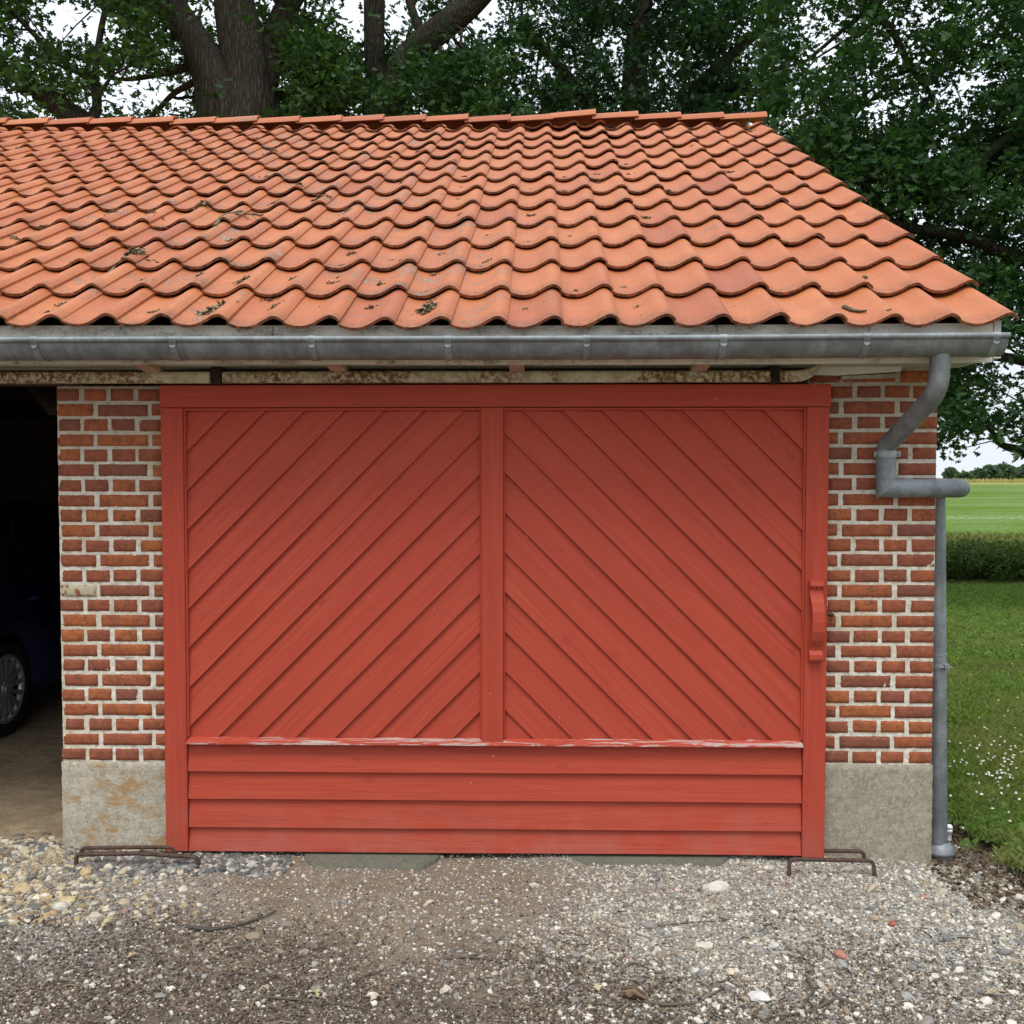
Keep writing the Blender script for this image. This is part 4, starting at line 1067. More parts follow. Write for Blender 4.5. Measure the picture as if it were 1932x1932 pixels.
oak('leaning oak whose thick limb sweeps up to the right above the middle of the ridge', 712, 10.2, .30,
    [([(712, 300, 34), (714, 220, 30), (712, 150, 21), (706, 80, 19), (705, 0, 18), (700, -80, 17)], .2),
     ([(716, 260, 30), (740, 190, 26), (760, 125, 25), (800, 80, 25), (845, 45, 25), (890, 5, 23), (950, -60, 20)], -.3),
     ([(800, 75, 12), (785, 40, 9), (772, 0, 8), (760, -50, 6)], .3),
     ([(730, 130, 5), (738, 180, 5), (728, 215, 4), (715, 235, 3)], -.6)],
    [(640, 980, -160, 70, 200), (600, 1000, 80, 262, 560)], 21, cols=((.016,.050,.022), (.060,.130,.040)))
oak('dense dark oak filling the skyline right of the ridge centre', 1215, 11.0, .26,
    [([(1205, 300, 30), (1200, 180, 24), (1200, 90, 20), (1208, 40, 17), (1212, -10, 17), (1215, -80, 15)], .2),
     ([(1230, 280, 18), (1290, 200, 12), (1350, 130, 10), (1430, 60, 8), (1500, -20, 6)], .5),
     ([(1180, 280, 18), (1120, 200, 12), (1050, 120, 9), (990, 60, 6)], -.4),
     ([(1250, 250, 14), (1330, 178, 11), (1400, 172, 9), (1470, 182, 6)], -.8)],
    [(940, 1480, -160, 262, 1350)], 41, cols=((.012,.042,.022), (.046,.105,.040)))
oak('spreading oak with long bare limbs reaching over the right verge of the roof', 2080, 8.2, .38,
    [([(2080, 300, 50), (2060, 200, 34), (2020, 100, 26), (1980, 0, 22), (1950, -80, 18)], .2),
     ([(2070, 520, 26), (1990, 505, 16), (1930, 490, 12), (1885, 474, 11), (1840, 452, 11), (1790, 440, 10), (1730, 432, 8), (1690, 420, 6), (1640, 380, 4)], -.4),
     ([(2040, 180, 18), (1960, 215, 9), (1900, 260, 8), (1855, 300, 9), (1830, 330, 7), (1790, 380, 4)], -.7),
     ([(2020, 90, 16), (1900, 190, 8), (1880, 250, 6), (1860, 320, 5)], .5),
     ([(2070, 700, 22), (1960, 686, 11), (1900, 675, 9), (1840, 668, 8), (1790, 660, 6), (1740, 650, 4)], -.2),
     ([(2060, 760, 14), (1970, 860, 8), (1920, 850, 7), (1885, 835, 6), (1865, 808, 4), (1830, 800, 3)], .3),
     ([(1640, -60, 10), (1655, 20, 8), (1690, 70, 7), (1720, 130, 6), (1760, 180, 4)], .4),
     ([(1900, 500, 8), (1850, 540, 5), (1800, 590, 4), (1770, 640, 3)], .2)],
    [(1440, 2080, -160, 330, 1250), (1540, 2080, 250, 640, 900), (1720, 2080, 560, 860, 420)], 61, cols=((.014,.046,.020), (.060,.130,.036)), twn=60)
oak('broken limbed oak at the far left with a sawn stub and a thin pale branch', -150, 8.8, .34,
    [([(-60, 300, 24), (60, 290, 24), (165, 250, 23), (130, 215, 22), (95, 188, 21), (72, 178, 19)], .0),
     ([(160, 250, 12), (182, 205, 10), (180, 160, 8), (182, 110, 6), (190, 60, 6), (200, 0, 5), (195, -60, 4)], .1),
     ([(178, 145, 8), (140, 130, 6), (90, 90, 5), (40, 40, 4), (0, 0, 4), (-40, -40, 3)], -.2),
     ([(-150, 300, 40), (-140, 200, 34), (-120, 60, 28), (-100, -60, 24)], 0)],
    [(-200, 300, -160, 240, 760)], 81, twn=40)

# ------------------------------------------------------------------ hedge, far trees
hp = []
for _ in range(2600):
    x = random.uniform(3.6, 14); y = random.uniform(11.0, 12.2); top = .56 + .16*mn.noise(Vector((x*1.1, y, 0))) + .05*mn.noise(Vector((x*5, y, 0)))
    hp.append((x, y, random.uniform(0, 1)**.6*top))
hp = np.array(hp); hd = empty('hedge', (8, 11.6, 0)); tag(hd, 'low dark green hedge between the lawn and the clover field', 'hedge')
V, col, m = leaves(hp, .065, .14, 14, ((.025,.060,.016), (.13,.19,.045)), rng, upbias=.4, flat=1)
sel = V.reshape(-1, m, 3)[:, 0, 2] > .0; V = V.reshape(-1, m, 3)[sel].reshape(-1, 3); col = col.reshape(-1, m, 3)[sel].reshape(-1, 3)
np_mesh('foliage', V - np.array([8, 11.6, 0]), m, M_LEAF, hd, tint=col)
st = MB()
for k in range(60):
    x = random.uniform(-4.3, 6); y = random.uniform(-.45, .5); st.tube([(x, y, 0), (x+random.uniform(-.05, .05), y, .25), (x+random.uniform(-.1, .1), y, .5)], [.010, .007, .003], 5)
st.build('stems', M_BARK, hd, fix=False)['kind'] = 'stuff'
# pale unmown grass along the field's edge behind the hedge
def blades(P, h, w, cols, lean=.5, hvar=.5):
    N = len(P); a = rng.uniform(0, 2*np.pi, N); H = h*rng.uniform(1-hvar, 1+hvar, N); ld = rng.uniform(0, 2*np.pi, N); ll = H*lean*rng.uniform(0, 1, N)
    V = np.zeros((N, 4, 3)); dx, dy = np.cos(a)*w/2, np.sin(a)*w/2
    V[:, 0] = P - np.stack([dx, dy, 0*dx], 1); V[:, 1] = P + np.stack([dx, dy, 0*dx], 1)
    mid = P + np.stack([np.cos(ld)*ll*.45, np.sin(ld)*ll*.45, H*.65], 1)
    V[:, 2] = mid + np.stack([dx, dy, 0*dx], 1)*.7; V[:, 3] = P + np.stack([np.cos(ld)*ll, np.sin(ld)*ll, H*np.sqrt(np.clip(1-lean**2*.4, .2, 1))], 1)
    c0, c1 = np.array(cols[0]), np.array(cols[1]); t = rng.uniform(0, 1, (N, 1)); col = c0+(c1-c0)*t
    return V.reshape(-1, 3), np.repeat(col, 4, 0)
P = np.stack([rng.uniform(3.5, 15, 30000), rng.uniform(11.6, 15.5, 30000), np.full(30000, .02)], 1)
V, col = blades(P, .46, .005, ((.09,.14,.03), (.38,.33,.15)), .8); tag(np_mesh('tall_grass', V, 4, M_GRASS, tint=col), kind='stuff', label='pale tall unmown grass growing behind the hedge', cat='grass')
# rank yellow grass on the far crest of the field
P = np.stack([rng.uniform(70, 260, 9000), rng.uniform(235, 262, 9000), np.zeros(9000)], 1)
V, col = blades(P, .9, .25, ((.26,.25,.09), (.50,.40,.18)), .4); tag(np_mesh('crest_grass', V, 4, M_GRASS, tint=col), kind='stuff', label='yellow rank grass along the far crest of the field', cat='grass')
QUAD = np.array([(-.5, 0), (.5, .1), (.45, .9), (-.4, 1.0)])
far = [(1820, 9, 15, 'small lone tree far off at the left end of the distant row'), (1846, 7, 20, 'low rounded bush on the distant field crest'), (1868, 12, 27, 'pair topped tree in the distant row beyond the field'),
       (1890, 15, 31, 'tallest tree of the distant row on the horizon'), (1915, 12, 23, 'broad flat topped tree on the horizon at the right edge'), (1948, 14, 30, 'distant tree just cut by the right edge of the view'), (1795, 8, 22, 'distant bush half hidden behind the low oak branches')]
for i, (px, rpx, hpx, lab) in enumerate(far):
    Yd = 268 + 6*i; b0 = ground_at(px, 950); p = at(px, 905, Yd); sc_ = (Yd-CAM.y)/F; r = rpx*sc_*1.25; h = hpx*sc_; zc_ = 0
    t = empty('distant_tree', (p.x, Yd, 0)); tag(t, lab, 'tree', 'far trees beyond the clover field')
    MB().tube([(0, 0, -.5), (.1, 0, h*.3), (0, .1, h*.7)], [.35, .28, .12], 7).build('trunk', M_BARK, t)
    K = 260; q = rng.normal(size=(K, 3)); q /= np.linalg.norm(q, axis=1, keepdims=True); q *= rng.uniform(.35, 1, (K, 1))**.5
    lob = 1 + .28*np.sin(q[:, 0:1]*5+i) * np.cos(q[:, 2:3]*4+2*i); q = q*lob*np.array([r, r, h*.48]) + np.array([0, 0, h*.55])
    V, col, m = leaves(q, .75, .9, 9, ((.055,.095,.062), (.10,.155,.085)), rng, shape=QUAD)
    np_mesh('crown', V, m, M_LEAF, t, tint=col)

# ------------------------------------------------------------------ lawn grass and clover
N = 90000; pxs = rng.uniform(1770, 2120, N); pys = rng.uniform(1103, 1800, N)**1.0; P = []
for a, b_ in zip(pxs, pys):
    g_ = ground_at(a, b_, .02)
    if g_.x > lawn_edge(g_.y) + .12*mn.noise(Vector((g_.y*6, g_.x*6, 0))) - abs(rng.normal())*.05 and g_.x > X_CORNER + .05: P.append((g_.x, g_.y, .012))
for _ in range(80000):
    x_ = X_CORNER + .1 + 7.5*rng.rand()**1.3; y_ = -1.5 + 12.6*rng.rand()
    if x_ > lawn_edge(y_) + .1*rng.rand() and x_ > .52*(y_+4.31): P.append((x_, y_, .012))
P = np.array(P); pn = np.array([mn.noise(Vector((p[0]*1.6, p[1]*1.6, 0))) for p in P])
near = P[:, 1] < 3
V, col = blades(P, .042, .0048, ((.085,.160,.028), (.27,.35,.095)), .9)
dist = np.repeat(np.clip((P[:, 1]-2)/8, 0, 1), 4); V3 = V.reshape(-1, 4, 3); wsc = 1 + 1.2*np.clip((P[:, 1]-2)/8, 0, 1)
V3 = P[:, None, :] + (V3-P[:, None, :])*np.stack([wsc, wsc, np.ones_like(wsc)], 1)[:, None, :]; V = V3.reshape(-1, 3)
dry = np.repeat((pn > -.05).astype(float)*np.clip((pn+.05)*3, 0, 1)*np.clip(1.3-P[:, 1]/7, .15, 1), 4)[:, None]*rng.uniform(0, 1, (len(V), 1))
col = col*(1-dry*.7) + np.array([.34,.27,.13])*dry*.7
tag(np_mesh('grass', V, 4, M_GRASS, tint=col), kind='stuff', label='short green lawn grass beside the brick corner', cat='grass')
# broad weeds at the lawn edge
wp = []
for _ in range(110):
    y = random.uniform(-.9, 1.6); x = lawn_edge(y) + random.gauss(.03, .09); wp.append((x, y, .03))
V, col, m = leaves(np.array(wp), .045, .05, 8, ((.06,.13,.02), (.15,.24,.05)), rng, upbias=1.2, flat=.4); V[:, 2] = np.maximum(V[:, 2], .008)
tag(np_mesh('leafy_weeds', V, m, M_LEAF, tint=col), kind='stuff', label='broad leaved weeds along the edge of the lawn', cat='weeds')
# clover flower heads: little balls of petals
def ico():
    t = (1+5**.5)/2; v = np.array([(-1,t,0),(1,t,0),(-1,-t,0),(1,-t,0),(0,-1,t),(0,1,t),(0,-1,-t),(0,1,-t),(t,0,-1),(t,0,1),(-t,0,-1),(-t,0,1)], float); v /= np.linalg.norm(v[0])
    f = np.array([(0,11,5),(0,5,1),(0,1,7),(0,7,10),(0,10,11),(1,5,9),(5,11,4),(11,10,2),(10,7,6),(7,1,8),(3,9,4),(3,4,2),(3,2,6),(3,6,8),(3,8,9),(4,9,5),(2,4,11),(6,2,10),(8,6,7),(9,8,1)]); return v, f
def ico2():
    v, f = ico(); v = [tuple(p) for p in v]; cache = {}; nf = []
    def mid(a, b_):
        k = (min(a, b_), max(a, b_))
        if k not in cache: p = np.array(v[a])+np.array(v[b_]); p /= np.linalg.norm(p); cache[k] = len(v); v.append(tuple(p))
        return cache[k]
    for a, b_, c_ in f: x, y, z = mid(a, b_), mid(b_, c_), mid(c_, a); nf += [(a, x, z), (b_, y, x), (c_, z, y), (x, y, z)]
    return np.array(v), np.array(nf)
def scatter(P, S, cols, base, angular=.25, nvar=16, flat=(.45, .85)):
    bv, bf = base; N = len(P); K = len(bv)
    var = 1 + rng.normal(size=(nvar, K, 1))*angular; vv = bv[None]*var
    idx = rng.randint(nvar, size=N); sx = S*rng.uniform(.8, 1.45, N); sy = S*rng.uniform(.65, 1.1, N); sz = S*rng.uniform(*flat, N)
    Q = vv[idx]*np.stack([sx, sy, sz], 1)[:, None, :]; a = rng.uniform(0, 2*np.pi, N); b_ = rng.normal(size=N)*.35
    y2 = Q[:, :, 1]*np.cos(b_)[:, None] - Q[:, :, 2]*np.sin(b_)[:, None]; z2 = Q[:, :, 1]*np.sin(b_)[:, None] + Q[:, :, 2]*np.cos(b_)[:, None]
    x2 = Q[:, :, 0]*np.cos(a)[:, None] - y2*np.sin(a)[:, None]; y3 = Q[:, :, 0]*np.sin(a)[:, None] + y2*np.cos(a)[:, None]
    V = np.stack([x2, y3, z2], 2) + P[:, None, :]; Fc = bf[None] + (np.arange(N)*K)[:, None, None]
    return V.reshape(-1, 3), Fc.reshape(-1, 3), np.repeat(cols, K, 0)
ICO, ICO2 = ico(), ico2(); P = []
for _ in range(110):
    a = random.gauss(1880, 60); b_ = random.gauss(1435, 34)
    g_ = ground_at(a, b_, .05)
    if g_.x > X_CORNER+.1: P.append((g_.x, g_.y, random.uniform(.045, .075)))
for _ in range(60):
    g_ = ground_at(random.uniform(1790, 2000), random.uniform(1180, 1600), .05)
    if g_.x > lawn_edge(g_.y): P.append((g_.x, g_.y, random.uniform(.035, .06)))
P = np.array(P); V, Fc, col = scatter(P, np.full(len(P), .0075), np.tile(np.array([[.72,.70,.60]]), (len(P), 1)), ICO, .3)
tag(np_mesh('clover_flowers', V, 3, M_PETAL, tint=col, faces=Fc), kind='stuff', label='white clover flowers in the lawn beside the downpipe', cat='flowers')

# ------------------------------------------------------------------ gravel
PAL = np.array([(.46,.43,.36), (.64,.62,.55), (.27,.26,.24), (.19,.19,.19), (.34,.28,.21), (.24,.18,.14), (.66,.63,.56), (.30,.30,.29), (.42,.34,.26)])
def fld(x, y, s, k): return mn.noise(Vector((x*s, y*s, k)))
PATCHES = [(ground_at(572, 1625).x, ground_at(826, 1625).x, -.16), (ground_at(1078, 1625).x, ground_at(1374, 1625).x, -.135)]
def place(N, xr, yr, dens, size, pal, sink=.35, jit=.0):
    P = []; S = []; Cc = []
    pal = np.array(pal)
    for _ in range(N):
        x, y = random.uniform(*xr), random.uniform(*yr)
        if random.random() > dens(x, y): continue
        if any(a < x < b_ and y > c_ for a, b_, c_ in PATCHES) : continue
        s = size*math.exp(random.gauss(0, .42)); P.append((x, y, gh(x, y) + s*sink*.6)); S.append(s)
        Cc.append(pal[random.randrange(len(pal))]*random.uniform(.75, 1.15))
    return np.array(P), np.array(S), np.array(Cc)*np.array([1.0,.975,.93])
hum = lambda x, y: 1/(1+math.exp(((y+.98) + .55*fld(x, y, 1.7, 0) + .2*fld(x, y, 6, 2) + .10*x*.6)*8))      # 1 in the humus strip nearest the camera
pale = lambda x, y: min(1, max(0, (x+.05)*1.6 + 1.1*fld(x, y, 1.6, 3)))
left = lambda x, y: min(1, max(0, (-1.35-x)*2.2 + .6*fld(x, y, 2, 5)))
soil = lambda x: 1 if x < 1.75 else .35
allV = []; allF = []; allC = []; off = 0
def put(P, S, Cc, base=ICO, ang=.22, flat=(.45, .85)):
    global off
    V, Fc, col = scatter(P, S, Cc, base, ang, flat=flat); allV.append(V); allF.append(Fc+off); allC.append(col); off += len(V)
XR, YRg = (-2.7, 2.9), (-1.75, .0)
put(*place(95000, XR, YRg, lambda x, y: (.42 + .08*hum(x, y) + .6*max(pale(x, y), left(x, y)))*soil(x), .0032, PAL))                    # fine grit everywhere
put(*place(54000, XR, YRg, lambda x, y: (.10 + .9*pale(x, y)*(1-.6*hum(x, y)))*soil(x), .0043, PAL[[0,1,2,6,7,0,1,4]]))  # pale gravel on the right
put(*place(12000, XR, YRg, lambda x, y: .18*(1 + fld(x, y, 3, 8)) + .45*left(x, y) + .12*hum(x, y), .0052, PAL))
put(*place(5200, (-2.7, -.9), (-.75, .12), lambda x, y: left(x, y)*.9, .0085, [(.46,.36,.22), (.56,.48,.34), (.20,.20,.19), (.34,.27,.19), (.62,.58,.48)]), base=ICO2, ang=.13)
put(*place(2600, (-1.95, -1.05), (-.30, -.07), lambda x, y: math.exp(-((y+.17)/.07)**2), .0085, [(.13,.135,.135), (.22,.22,.22), (.17,.16,.15), (.48,.46,.42)]), base=ICO2, ang=.13)
put(*place(1700, XR, (-1.75, -.15), lambda x, y: .12 + .88*pale(x, y), .0080, PAL[[0,1,2,3,6,7,4]]), base=ICO2, ang=.12)
put(*place(110, XR, (-1.7, -.25), lambda x, y: .35 + .65*pale(x, y), .0125, PAL[[0,1,2,4,8]]), base=ICO2, ang=.11)
put(*place(2500, (1.7, 3.2), (-1.2, 1.8), lambda x, y: 1 if x < lawn_edge(y) else 0, .0055, PAL))
# stones on the dirt in the open bay's mouth
put(*place(1600, (-3.4, -1.9), (-.1, .35), lambda x, y: math.exp(-((y-.02)/.14)**2), .0085, [(.19,.195,.20), (.46,.40,.28), (.34,.27,.19), (.55,.52,.45), (.16,.16,.17)]), base=ICO2, ang=.13)
tag(np_mesh('gravel', np.concatenate(allV), 3, M_STONE, tint=np.concatenate(allC), faces=np.concatenate(allF), smooth=False), kind='stuff', label='loose mixed grey and cream gravel covering the yard before the door', cat='gravel')

# dark mulchy litter: bark crumbs, rotten leaf bits and twig ends
SH = np.array([(-.5, 0), (.5, .05), (.4, .95), (-.35, 1.0)])
P = []
for _ in range(52000):
    x, y = random.uniform(-2.7, 2.7), random.uniform(-1.75, -.3)
    h = hum(x, y)
    if random.random() < h*.95 + .02: P.append((x, y, gh(x, y)+random.uniform(.001, .008)))
P = np.array(P)
V, col, m = leaves(P, .0075, .004, 2, ((.055,.041,.029), (.26,.20,.145)), rng, shape=SH, upbias=1.0, flat=.3)
V[:, 2] = np.maximum(V[:, 2], -.02)
tag(np_mesh('leaf_litter', V, m, M_LITTER, tint=col), kind='stuff', label='dark crumbled leaf litter and bark strewn over the nearest ground', cat='litter')
# side-yard litter by the pipe foot
P = np.array([(x, y, sideh(x, y)+.004) for x, y in ((random.uniform(1.72, 3.0), random.uniform(-.5, 1.2)) for _ in range(6000)) if x < lawn_edge(y)+.02 and (y < -.03 or x > X_CORNER+.02)])
V, col, m = leaves(P, .014, .006, 2, ((.05,.036,.022), (.24,.17,.10)), rng, shape=SH, upbias=1.0, flat=.3)
tag(np_mesh('dry_litter', V, m, M_LITTER, tint=col), kind='stuff', label='brown dry litter around the foot of the downpipe', cat='litter')
# fine twig litter
tw = MB()
for _ in range(620):
    x, y = random.uniform(-2.4, 2.4), random.uniform(-1.6, -.55)
    if random.random() > hum(x, y)*.95+.05: continue
    a = random.uniform(0, 6.28); l = random.uniform(.02, .085); z = gh(x, y)+.006; c_ = random.choice([(.11,.085,.065), (.20,.165,.13), (.07,.055,.042), (.30,.25,.18)])
    tw.tube([(x, y, z), (x+math.cos(a)*l*.5, y+math.sin(a)*l*.5, z+random.uniform(0, .006)), (x+math.cos(a+.3)*l, y+math.sin(a+.3)*l, z)], [.0022, .002, .0012], 5, col=c_)
tag(tw.build('twig_litter', M_LITTER, fix=False), kind='stuff', label='thin broken twigs scattered over the dark near ground', cat='twigs')
# larger single twigs
def twig(ptsg, r, lab, col=(.13,.105,.08), side=()):
    P = [ground_at(px, py, 0) for px, py in ptsg]; o = P[0]; mb = MB()
    pp = [Vector((p.x-o.x, p.y-o.y, gh(p.x, p.y)+r*.9+.004*(k % 2))) for k, p in enumerate(P)]
    mb.tube(arc(pp, .02, 4), list(np.linspace(r, r*.45, len(arc(pp, .02, 4)))), 7, wob=.3, col=col)
    for (i, px, py) in side:
        q = ground_at(px, py, 0); mb.tube([pp[i], Vector((q.x-o.x, q.y-o.y, gh(q.x, q.y)+r*.8))], [r*.6, r*.25], 6, col=col)
    ob = mb.build('twig', M_LITTER, fix=False); ob.location = (o.x, o.y, 0); tag(ob, lab, 'twig', 'fallen twigs on the ground'); return ob
twig([(352, 1755), (400, 1762), (445, 1752), (500, 1735), (520, 1722)], .007, 'thick grey twig in the gravel at the lower left', (.09,.08,.07))
twig([(828, 1814), (880, 1812), (930, 1818), (978, 1815)], .0045, 'long pale twig lying level on the brown earth', side=((1, 905, 1806),))
twig([(1010, 1790), (1025, 1812), (1050, 1848)], .005, 'steep dark twig pointing down below the pale level one')
twig([(470, 1885), (560, 1895), (640, 1902), (690, 1915)], .0045, 'long branched twig near the bottom edge left of centre', side=((1, 590, 1860), (2, 655, 1925)))
twig([(1620, 1910), (1580, 1895), (1530, 1920), (1470, 1928)], .006, 'forked dark twig at the bottom right in the humus', side=((1, 1560, 1870),))
twig([(1215, 1895), (1260, 1905), (1320, 1900), (1370, 1870)], .0055, 'curved twig beside the piece of rotten bark')
twig([(1520, 1850), (1535, 1880), (1510, 1915)], .006, 'short stout twig right of the large pink stone')
twig([(1770, 1775), (1815, 1770), (1850, 1775)], .006, 'flat grey splinter of wood on the pale gravel at right', (.26,.24,.20))
twig([(1230, 1752), (1300, 1745), (1390, 1738)], .003, 'thin wiry twig on the gravel below the centre of the door')
# single stones one can tell apart
def stone(px, py, s, col, lab, name='stone', cat='stone', grp='larger single stones in the gravel', fl=.55):
    g_ = ground_at(px, py, .01); V, Fc, c_ = scatter(np.zeros((1, 3)), np.array([s*.85]), np.array([col]), ICO2, .13, 1, (fl, fl+.05))
    o = np_mesh(name, V, 3, M_STONE, tint=c_, faces=Fc); o.location = (g_.x, g_.y, gh(g_.x, g_.y)+s*fl*.5); tag(o, lab, cat, grp)
PK = (.42,.20,.145)
for px, py, s, c_, lab in ((1587, 1802, .030, PK, 'largest pink brick chip, at the lower right beside white pebbles'), (1682, 1742, .019, (.34,.12,.085), 'deep red brick chip left of the flat grey stones at right'), (1741, 1685, .016, PK, 'pink brick chip below the foot of the downpipe'),
        (1269, 1675, .014, (.38,.18,.13), 'small red brick chip under the right half of the door'), (1478, 1665, .013, (.38,.19,.15), 'narrow red brick sliver in front of the right hoop bar'), (237, 1717, .014, (.46,.26,.21), 'rosy brick chip in the gravel below the left plinth'),
        (1181, 1807, .010, (.36,.16,.12), 'tiny red brick chip among white pebbles at centre right'), (1202, 1662+150, .006, PK, 'tiniest pink crumb near the bottom centre')):
    stone(px, py, s, c_, lab, 'brick_fragment', 'brick chip', 'brick fragments lying in the gravel')
for px, py, s, c_, lab in ((1645, 1672, .024, (.50,.42,.32), 'buff rounded stone in front of the right hoop bar'), (1433, 1888, .032, (.66,.64,.58), 'large white knobbly flint at the bottom of the yard'), (1378, 1835, .024, (.62,.54,.38), 'tall cream flint standing in the pale gravel'),
        (945, 1780, .021, (.44,.40,.33), 'round beige stone left of the white pebbles'), (1460, 1785, .026, (.55,.53,.48), 'broad pale flat stone left of the pink chip'), (1780, 1752, .018, (.33,.32,.29), 'dull grey stone on the gravel at far right'), (1868, 1803, .020, (.34,.30,.26), 'brown grey pebble near the right edge'),
        (130, 1700, .026, (.60,.50,.30), 'angular yellow flint at the left edge of the yard'), (40, 1668, .028, (.46,.36,.23), 'ochre stone at the far left of the gravel'), (200, 1715, .022, (.64,.56,.38), 'split cream flint beneath the left guide bar'), (540, 1745, .026, (.25,.21,.17), 'brown clod of earth by the thick grey twig'),
        (585, 1748, .017, (.30,.25,.20), 'small brown clod right of the bigger clod'), (1310, 1830, .015, (.58,.56,.50), 'white pebble left of the cream flint'), (1240, 1790, .017, (.60,.58,.54), 'white rounded pebble below the right door panel')):
    stone(px, py, s, c_, lab)
# dry leaves
def dleaf(px, py, s, col, lab):
    g_ = ground_at(px, py, .01); a = random.uniform(0, 6.28); mb = MB(); V = []
    for (x, y) in LEAF: X = (x*math.cos(a)-y*math.sin(a))*s; Y_ = (x*math.sin(a)+y*math.cos(a))*s; V.append((X, Y_, .006+.012*abs(x)+.010*math.sin(y*3)+(s*.3*y if s > .05 else 0)))
    Vb = [(x, y, z-.001) for x, y, z in V]; n = len(V)
    mb.add(V+Vb, [list(range(n)), list(range(n, 2*n))[::-1]] + [(i, n+i, n+(i+1) % n, (i+1) % n) for i in range(n)], False, col)
    o = mb.build('dry_leaf', M_LITTER); o.location = (g_.x, g_.y, gh(g_.x, g_.y)+.004); tag(o, lab, 'leaf', 'fallen dry leaves')
dleaf(70, 1745, .075, (.50,.33,.18), 'curled orange brown oak leaf at the lower left')
dleaf(190, 1755, .055, (.48,.44,.26), 'pale crumpled leaf right of the orange one')
dleaf(265, 1805, .045, (.45,.34,.20), 'small tan leaf in the dark litter at left')
dleaf(600, 1890, .05, (.40,.36,.20), 'folded olive leaf among twigs near the bottom')
dleaf(1120, 1860, .05, (.48,.40,.26), 'pale brown leaf left of the rotten bark')
dleaf(720, 1885, .045, (.50,.42,.30), 'flat buff leaf near the bottom centre left')
dleaf(1890, 1880, .05, (.42,.33,.2), 'brown leaf near the right edge of the yard')
bk = MB(); g_ = ground_at(1195, 1888)
for k in range(9):
    a_ = random.uniform(-.5, .5); y_ = random.uniform(-.018, .018); z_ = random.uniform(.006, .026); l_ = random.uniform(.02, .05)
    bk.tube([(-l_*math.cos(a_), y_-l_*math.sin(a_), z_), (0, y_, z_+.006), (l_*math.cos(a_), y_+l_*math.sin(a_), z_*.6)], [.003, .011, .004], 7, wob=.8, seed=k, col=random.choice([(.14,.095,.065), (.07,.05,.038), (.22,.14,.09)]))
o = bk.build('bark_piece', M_LITTER, fix=False)
o.location = (g_.x, g_.y, gh(g_.x, g_.y)); tag(o, 'lump of dark rotten bark lying in the twigs at bottom centre', 'bark')

# ------------------------------------------------------------------ moss clumps and sticks on the roof
def roof_uv(px, py):          # picture point on the roof plane -> (u, v)
    d = ray(px, py); nrm = Vector((0, -sn, cs)); p0 = Vector((0, Y_EAVE, Z_EAVE+.02)); t = (p0-CAM).dot(nrm)/d.dot(nrm); p = CAM+d*t
    v = (p.y-Y_EAVE)/cs; return p.x-SKEW*v*cs, v
def on_tile(u, v, extra=0):
    c_ = math.floor((u-U_LAST)/TW); t = (u-U_LAST)/TW-c_; r_ = math.floor(v/GS); s = v/GS-r_
    return Vector(roof_pt(u, v, .0135-.020+interp(min(1, max(0, t)))+.022*(1-s*.85)+extra))
NTH = ['lowest', 'second lowest', 'third', 'fourth', 'fifth', 'sixth', 'seventh', 'eighth', 'ninth', 'tenth', 'eleventh', 'twelfth', 'thirteenth', 'top']
SEEN = set()
def ORD(n):
    o = ['zeroth', 'first', 'second', 'third', 'fourth', 'fifth', 'sixth', 'seventh', 'eighth', 'ninth', 'tenth', 'eleventh', 'twelfth', 'thirteenth', 'fourteenth', 'fifteenth', 'sixteenth', 'seventeenth', 'eighteenth', 'nineteenth']
    t = {20: 'twenti', 30: 'thirti', 40: 'forti'}; u = {20: 'twenty', 30: 'thirty', 40: 'forty'}
    return o[n] if n < 20 else (t[n//10*10]+'eth' if n % 10 == 0 else u[n//10*10]+'-'+o[n % 10])
def clump(px, py, size, lab, n=46, cols=((.05,.040,.020), (.19,.15,.08)), pale_=.15):
    u, v = roof_uv(px, py); size *= 1.35; c0 = on_tile(u, v); mb = MB()
    if lab == SHARED:
        if n == 0: return
        rr_ = min(13, max(0, int(v/GS))); cc_ = int((U_LAST+TW-u)/TW); row = NTH[rr_] + ' tile row'
        lab = 'moss scrap on %s, %s tile from the right verge' % (row, ORD(cc_+1))
        if 'smaller '+lab in SEEN: return
        if lab in SEEN: lab = 'smaller ' + lab
        SEEN.add(lab)
    for k in range(n):
        a = random.uniform(0, 6.28); rr = size*abs(random.gauss(0, .45)); du, dv = math.cos(a)*rr*1.25, math.sin(a)*rr*.9
        b0 = on_tile(u+du, v+dv, random.uniform(0, size*.28)*(1-min(1, rr/size))) - c0; l = size*random.uniform(.12, .42); d = Vector((random.gauss(0,1), random.gauss(0,1), random.gauss(0,.35))).normalized()*l
        t = random.random(); c_ = tuple(a_+(b__-a_)*t for a_, b__ in zip(*cols))
        if random.random() < pale_: c_ = (.42,.36,.22)
        mb.tube([b0, b0+d*.5+Vector((0, 0, l*.1)), b0+d], [l*.12, l*.22, l*.08], 5, col=c_)
    o = mb.build('moss_clump', M_LITTER, fix=False); o.location = c0; tag(o, lab, 'moss clump', 'dead moss and debris caught on the roof tiles')
SHARED = 'small brown scrap of dead moss caught on the orange roof tiles'
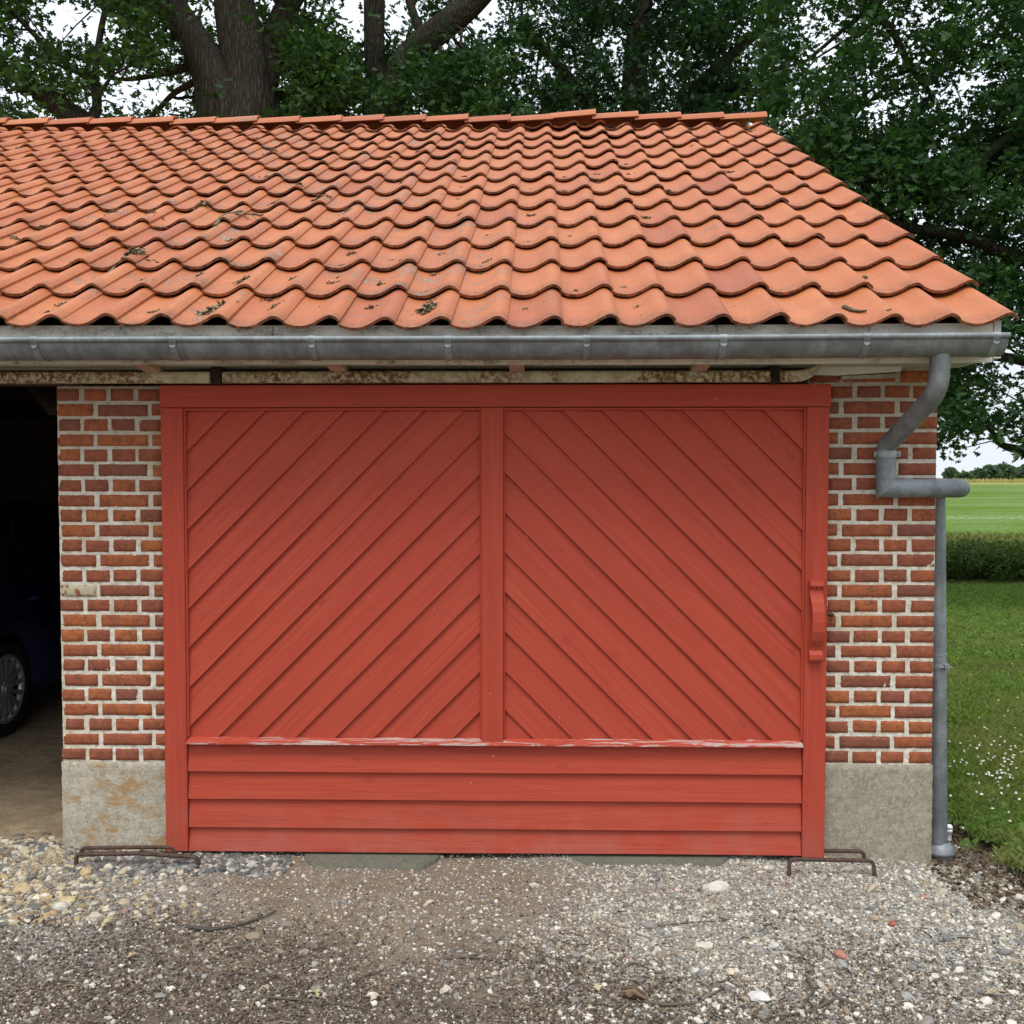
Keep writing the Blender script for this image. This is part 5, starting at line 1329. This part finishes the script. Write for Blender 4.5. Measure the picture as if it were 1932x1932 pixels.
for px, py, s, lab, pl_ in ((402, 588, .055, 'big pale tufted moss clump on the eave tiles at left', .35), (807, 580, .050, 'dark crumbly moss heap on the eave tiles left of centre', .1), (258, 492, .060, 'spiky moss clump above the left end of the gutter', .25), (385, 395, .045, 'pale broken moss tuft left of the curved stick', .2),
        (605, 381, .045, 'dark moss pad upper left of the roof centre', .0), (567, 361, .035, 'moss pad just above the dark pad left of centre', .05), (462, 539, .035, 'blackish moss smear low on the left tiles', 0), (28, 448, .035, 'pale moss crumbs at the left edge of the roof', .4),
        (215, 412, .032, SHARED, .1), (290, 413, .032, SHARED, .1), (516, 296, .035, SHARED, .05), (575, 291, .032, SHARED, .05), (440, 300, .030, SHARED, .2), (350, 296, .030, SHARED, .2), (215, 305, .025, SHARED, 0), (35, 287, .030, SHARED, .3), (790, 287, .035, SHARED, 0), (735, 308, .035, SHARED, .1), (860, 312, .022, SHARED, .3),
        (655, 403, .028, SHARED, .1), (757, 347, .020, SHARED, 0), (520, 582, .025, SHARED, .3), (380, 532, .030, SHARED, .1), (553, 525, .022, SHARED, .3), (868, 407, .022, SHARED, .4), (920, 489, .024, SHARED, .1), (757, 497, .015, SHARED, .1), (812, 559, .018, SHARED, .4), (1063, 360, .024, SHARED, 0), (1218, 409, .030, SHARED, 0), (1375, 322, .030, SHARED, .05), (1262, 360, .028, SHARED, 0),
        (1415, 245, .028, SHARED, 0), (1203, 572, .018, SHARED, .1), (1630, 515, .026, SHARED, .4), (1672, 600, .014, SHARED, 0), (1305, 280, .018, SHARED, 0), (960, 280, .020, SHARED, 0), (1210, 592, .014, SHARED, .2), (545, 268, .02, SHARED, 0), (690, 262, .02, SHARED, 0)):
    clump(px, py, s, lab, int(34+s*1500), pale_=pl_)
rq = random.Random(99); n_ = 0
while n_ < 90:
    px, py = rq.uniform(5, 1500)*rq.uniform(.6, 1), rq.uniform(255, 600)
    u_, v_ = roof_uv(px, py)
    if u_ > X_TIP-.3 or v_ < .02: continue
    t_ = (u_-U_LAST)/TW - math.floor((u_-U_LAST)/TW); u_ += (.33-t_)*TW      # debris gathers in the troughs
    p_ = on_tile(u_, v_); d_ = ROT.inverted() @ (p_-CAM); px, py = W/2 + d_.x/-d_.z*F, W/2 - d_.y/-d_.z*F
    clump(px, py, rq.uniform(.012, .032), SHARED, rq.randint(14, 50), pale_=rq.choice([0, .1, .3])); n_ += 1
def stick(pts, r, lab, col=(.16,.14,.085), br=()):
    q = [roof_uv(*p) for p in pts]; PP = []
    for (u0, v0), (u1, v1) in zip(q, q[1:]):
        for k in range(4): PP.append(on_tile(u0+(u1-u0)*k/4, v0+(v1-v0)*k/4, r*.7))
    PP.append(on_tile(*q[-1], r)); zs = [p.z for p in PP]
    for k in range(1, len(PP)-1): PP[k] = (PP[k-1]+PP[k]*1.5+PP[k+1])/3.5 if PP[k].z < (PP[k-1].z+PP[k+1].z)/2 else PP[k]
    c0 = PP[0].copy(); mb = MB(); mb.tube([p-c0 for p in PP], list(np.linspace(r, r*.4, len(PP))), 8, wob=.5, col=col)
    for i, (px, py) in br: e = on_tile(*roof_uv(px, py), .004); a = PP[min(i, len(PP)-1)]; mb.tube([a-c0, (a+e)/2-c0+Vector((0, 0, .01)), e-c0], [r*.6, r*.45, r*.2], 6, col=col)
    o = mb.build('twig', M_LITTER, fix=False); o.location = c0; tag(o, lab, 'twig', 'sticks lying on the roof')
stick([(408, 436), (420, 420), (440, 415), (462, 402), (485, 398), (498, 408)], .010, 'mossy crooked stick lying across tiles left of the roof centre', br=((12, (487, 418)), (8, (470, 410))))
stick([(1592, 571), (1608, 580), (1632, 588)], .011, 'short mossy stick on the eave tiles at the right', (.11,.10,.06))
stick([(205, 510), (228, 502), (255, 495)], .006, 'thin lichen covered stick above the left gutter', (.22,.20,.12))
stick([(505, 384), (515, 376), (532, 370)], .005, 'little pale twig above the crooked stick', (.24,.21,.13))
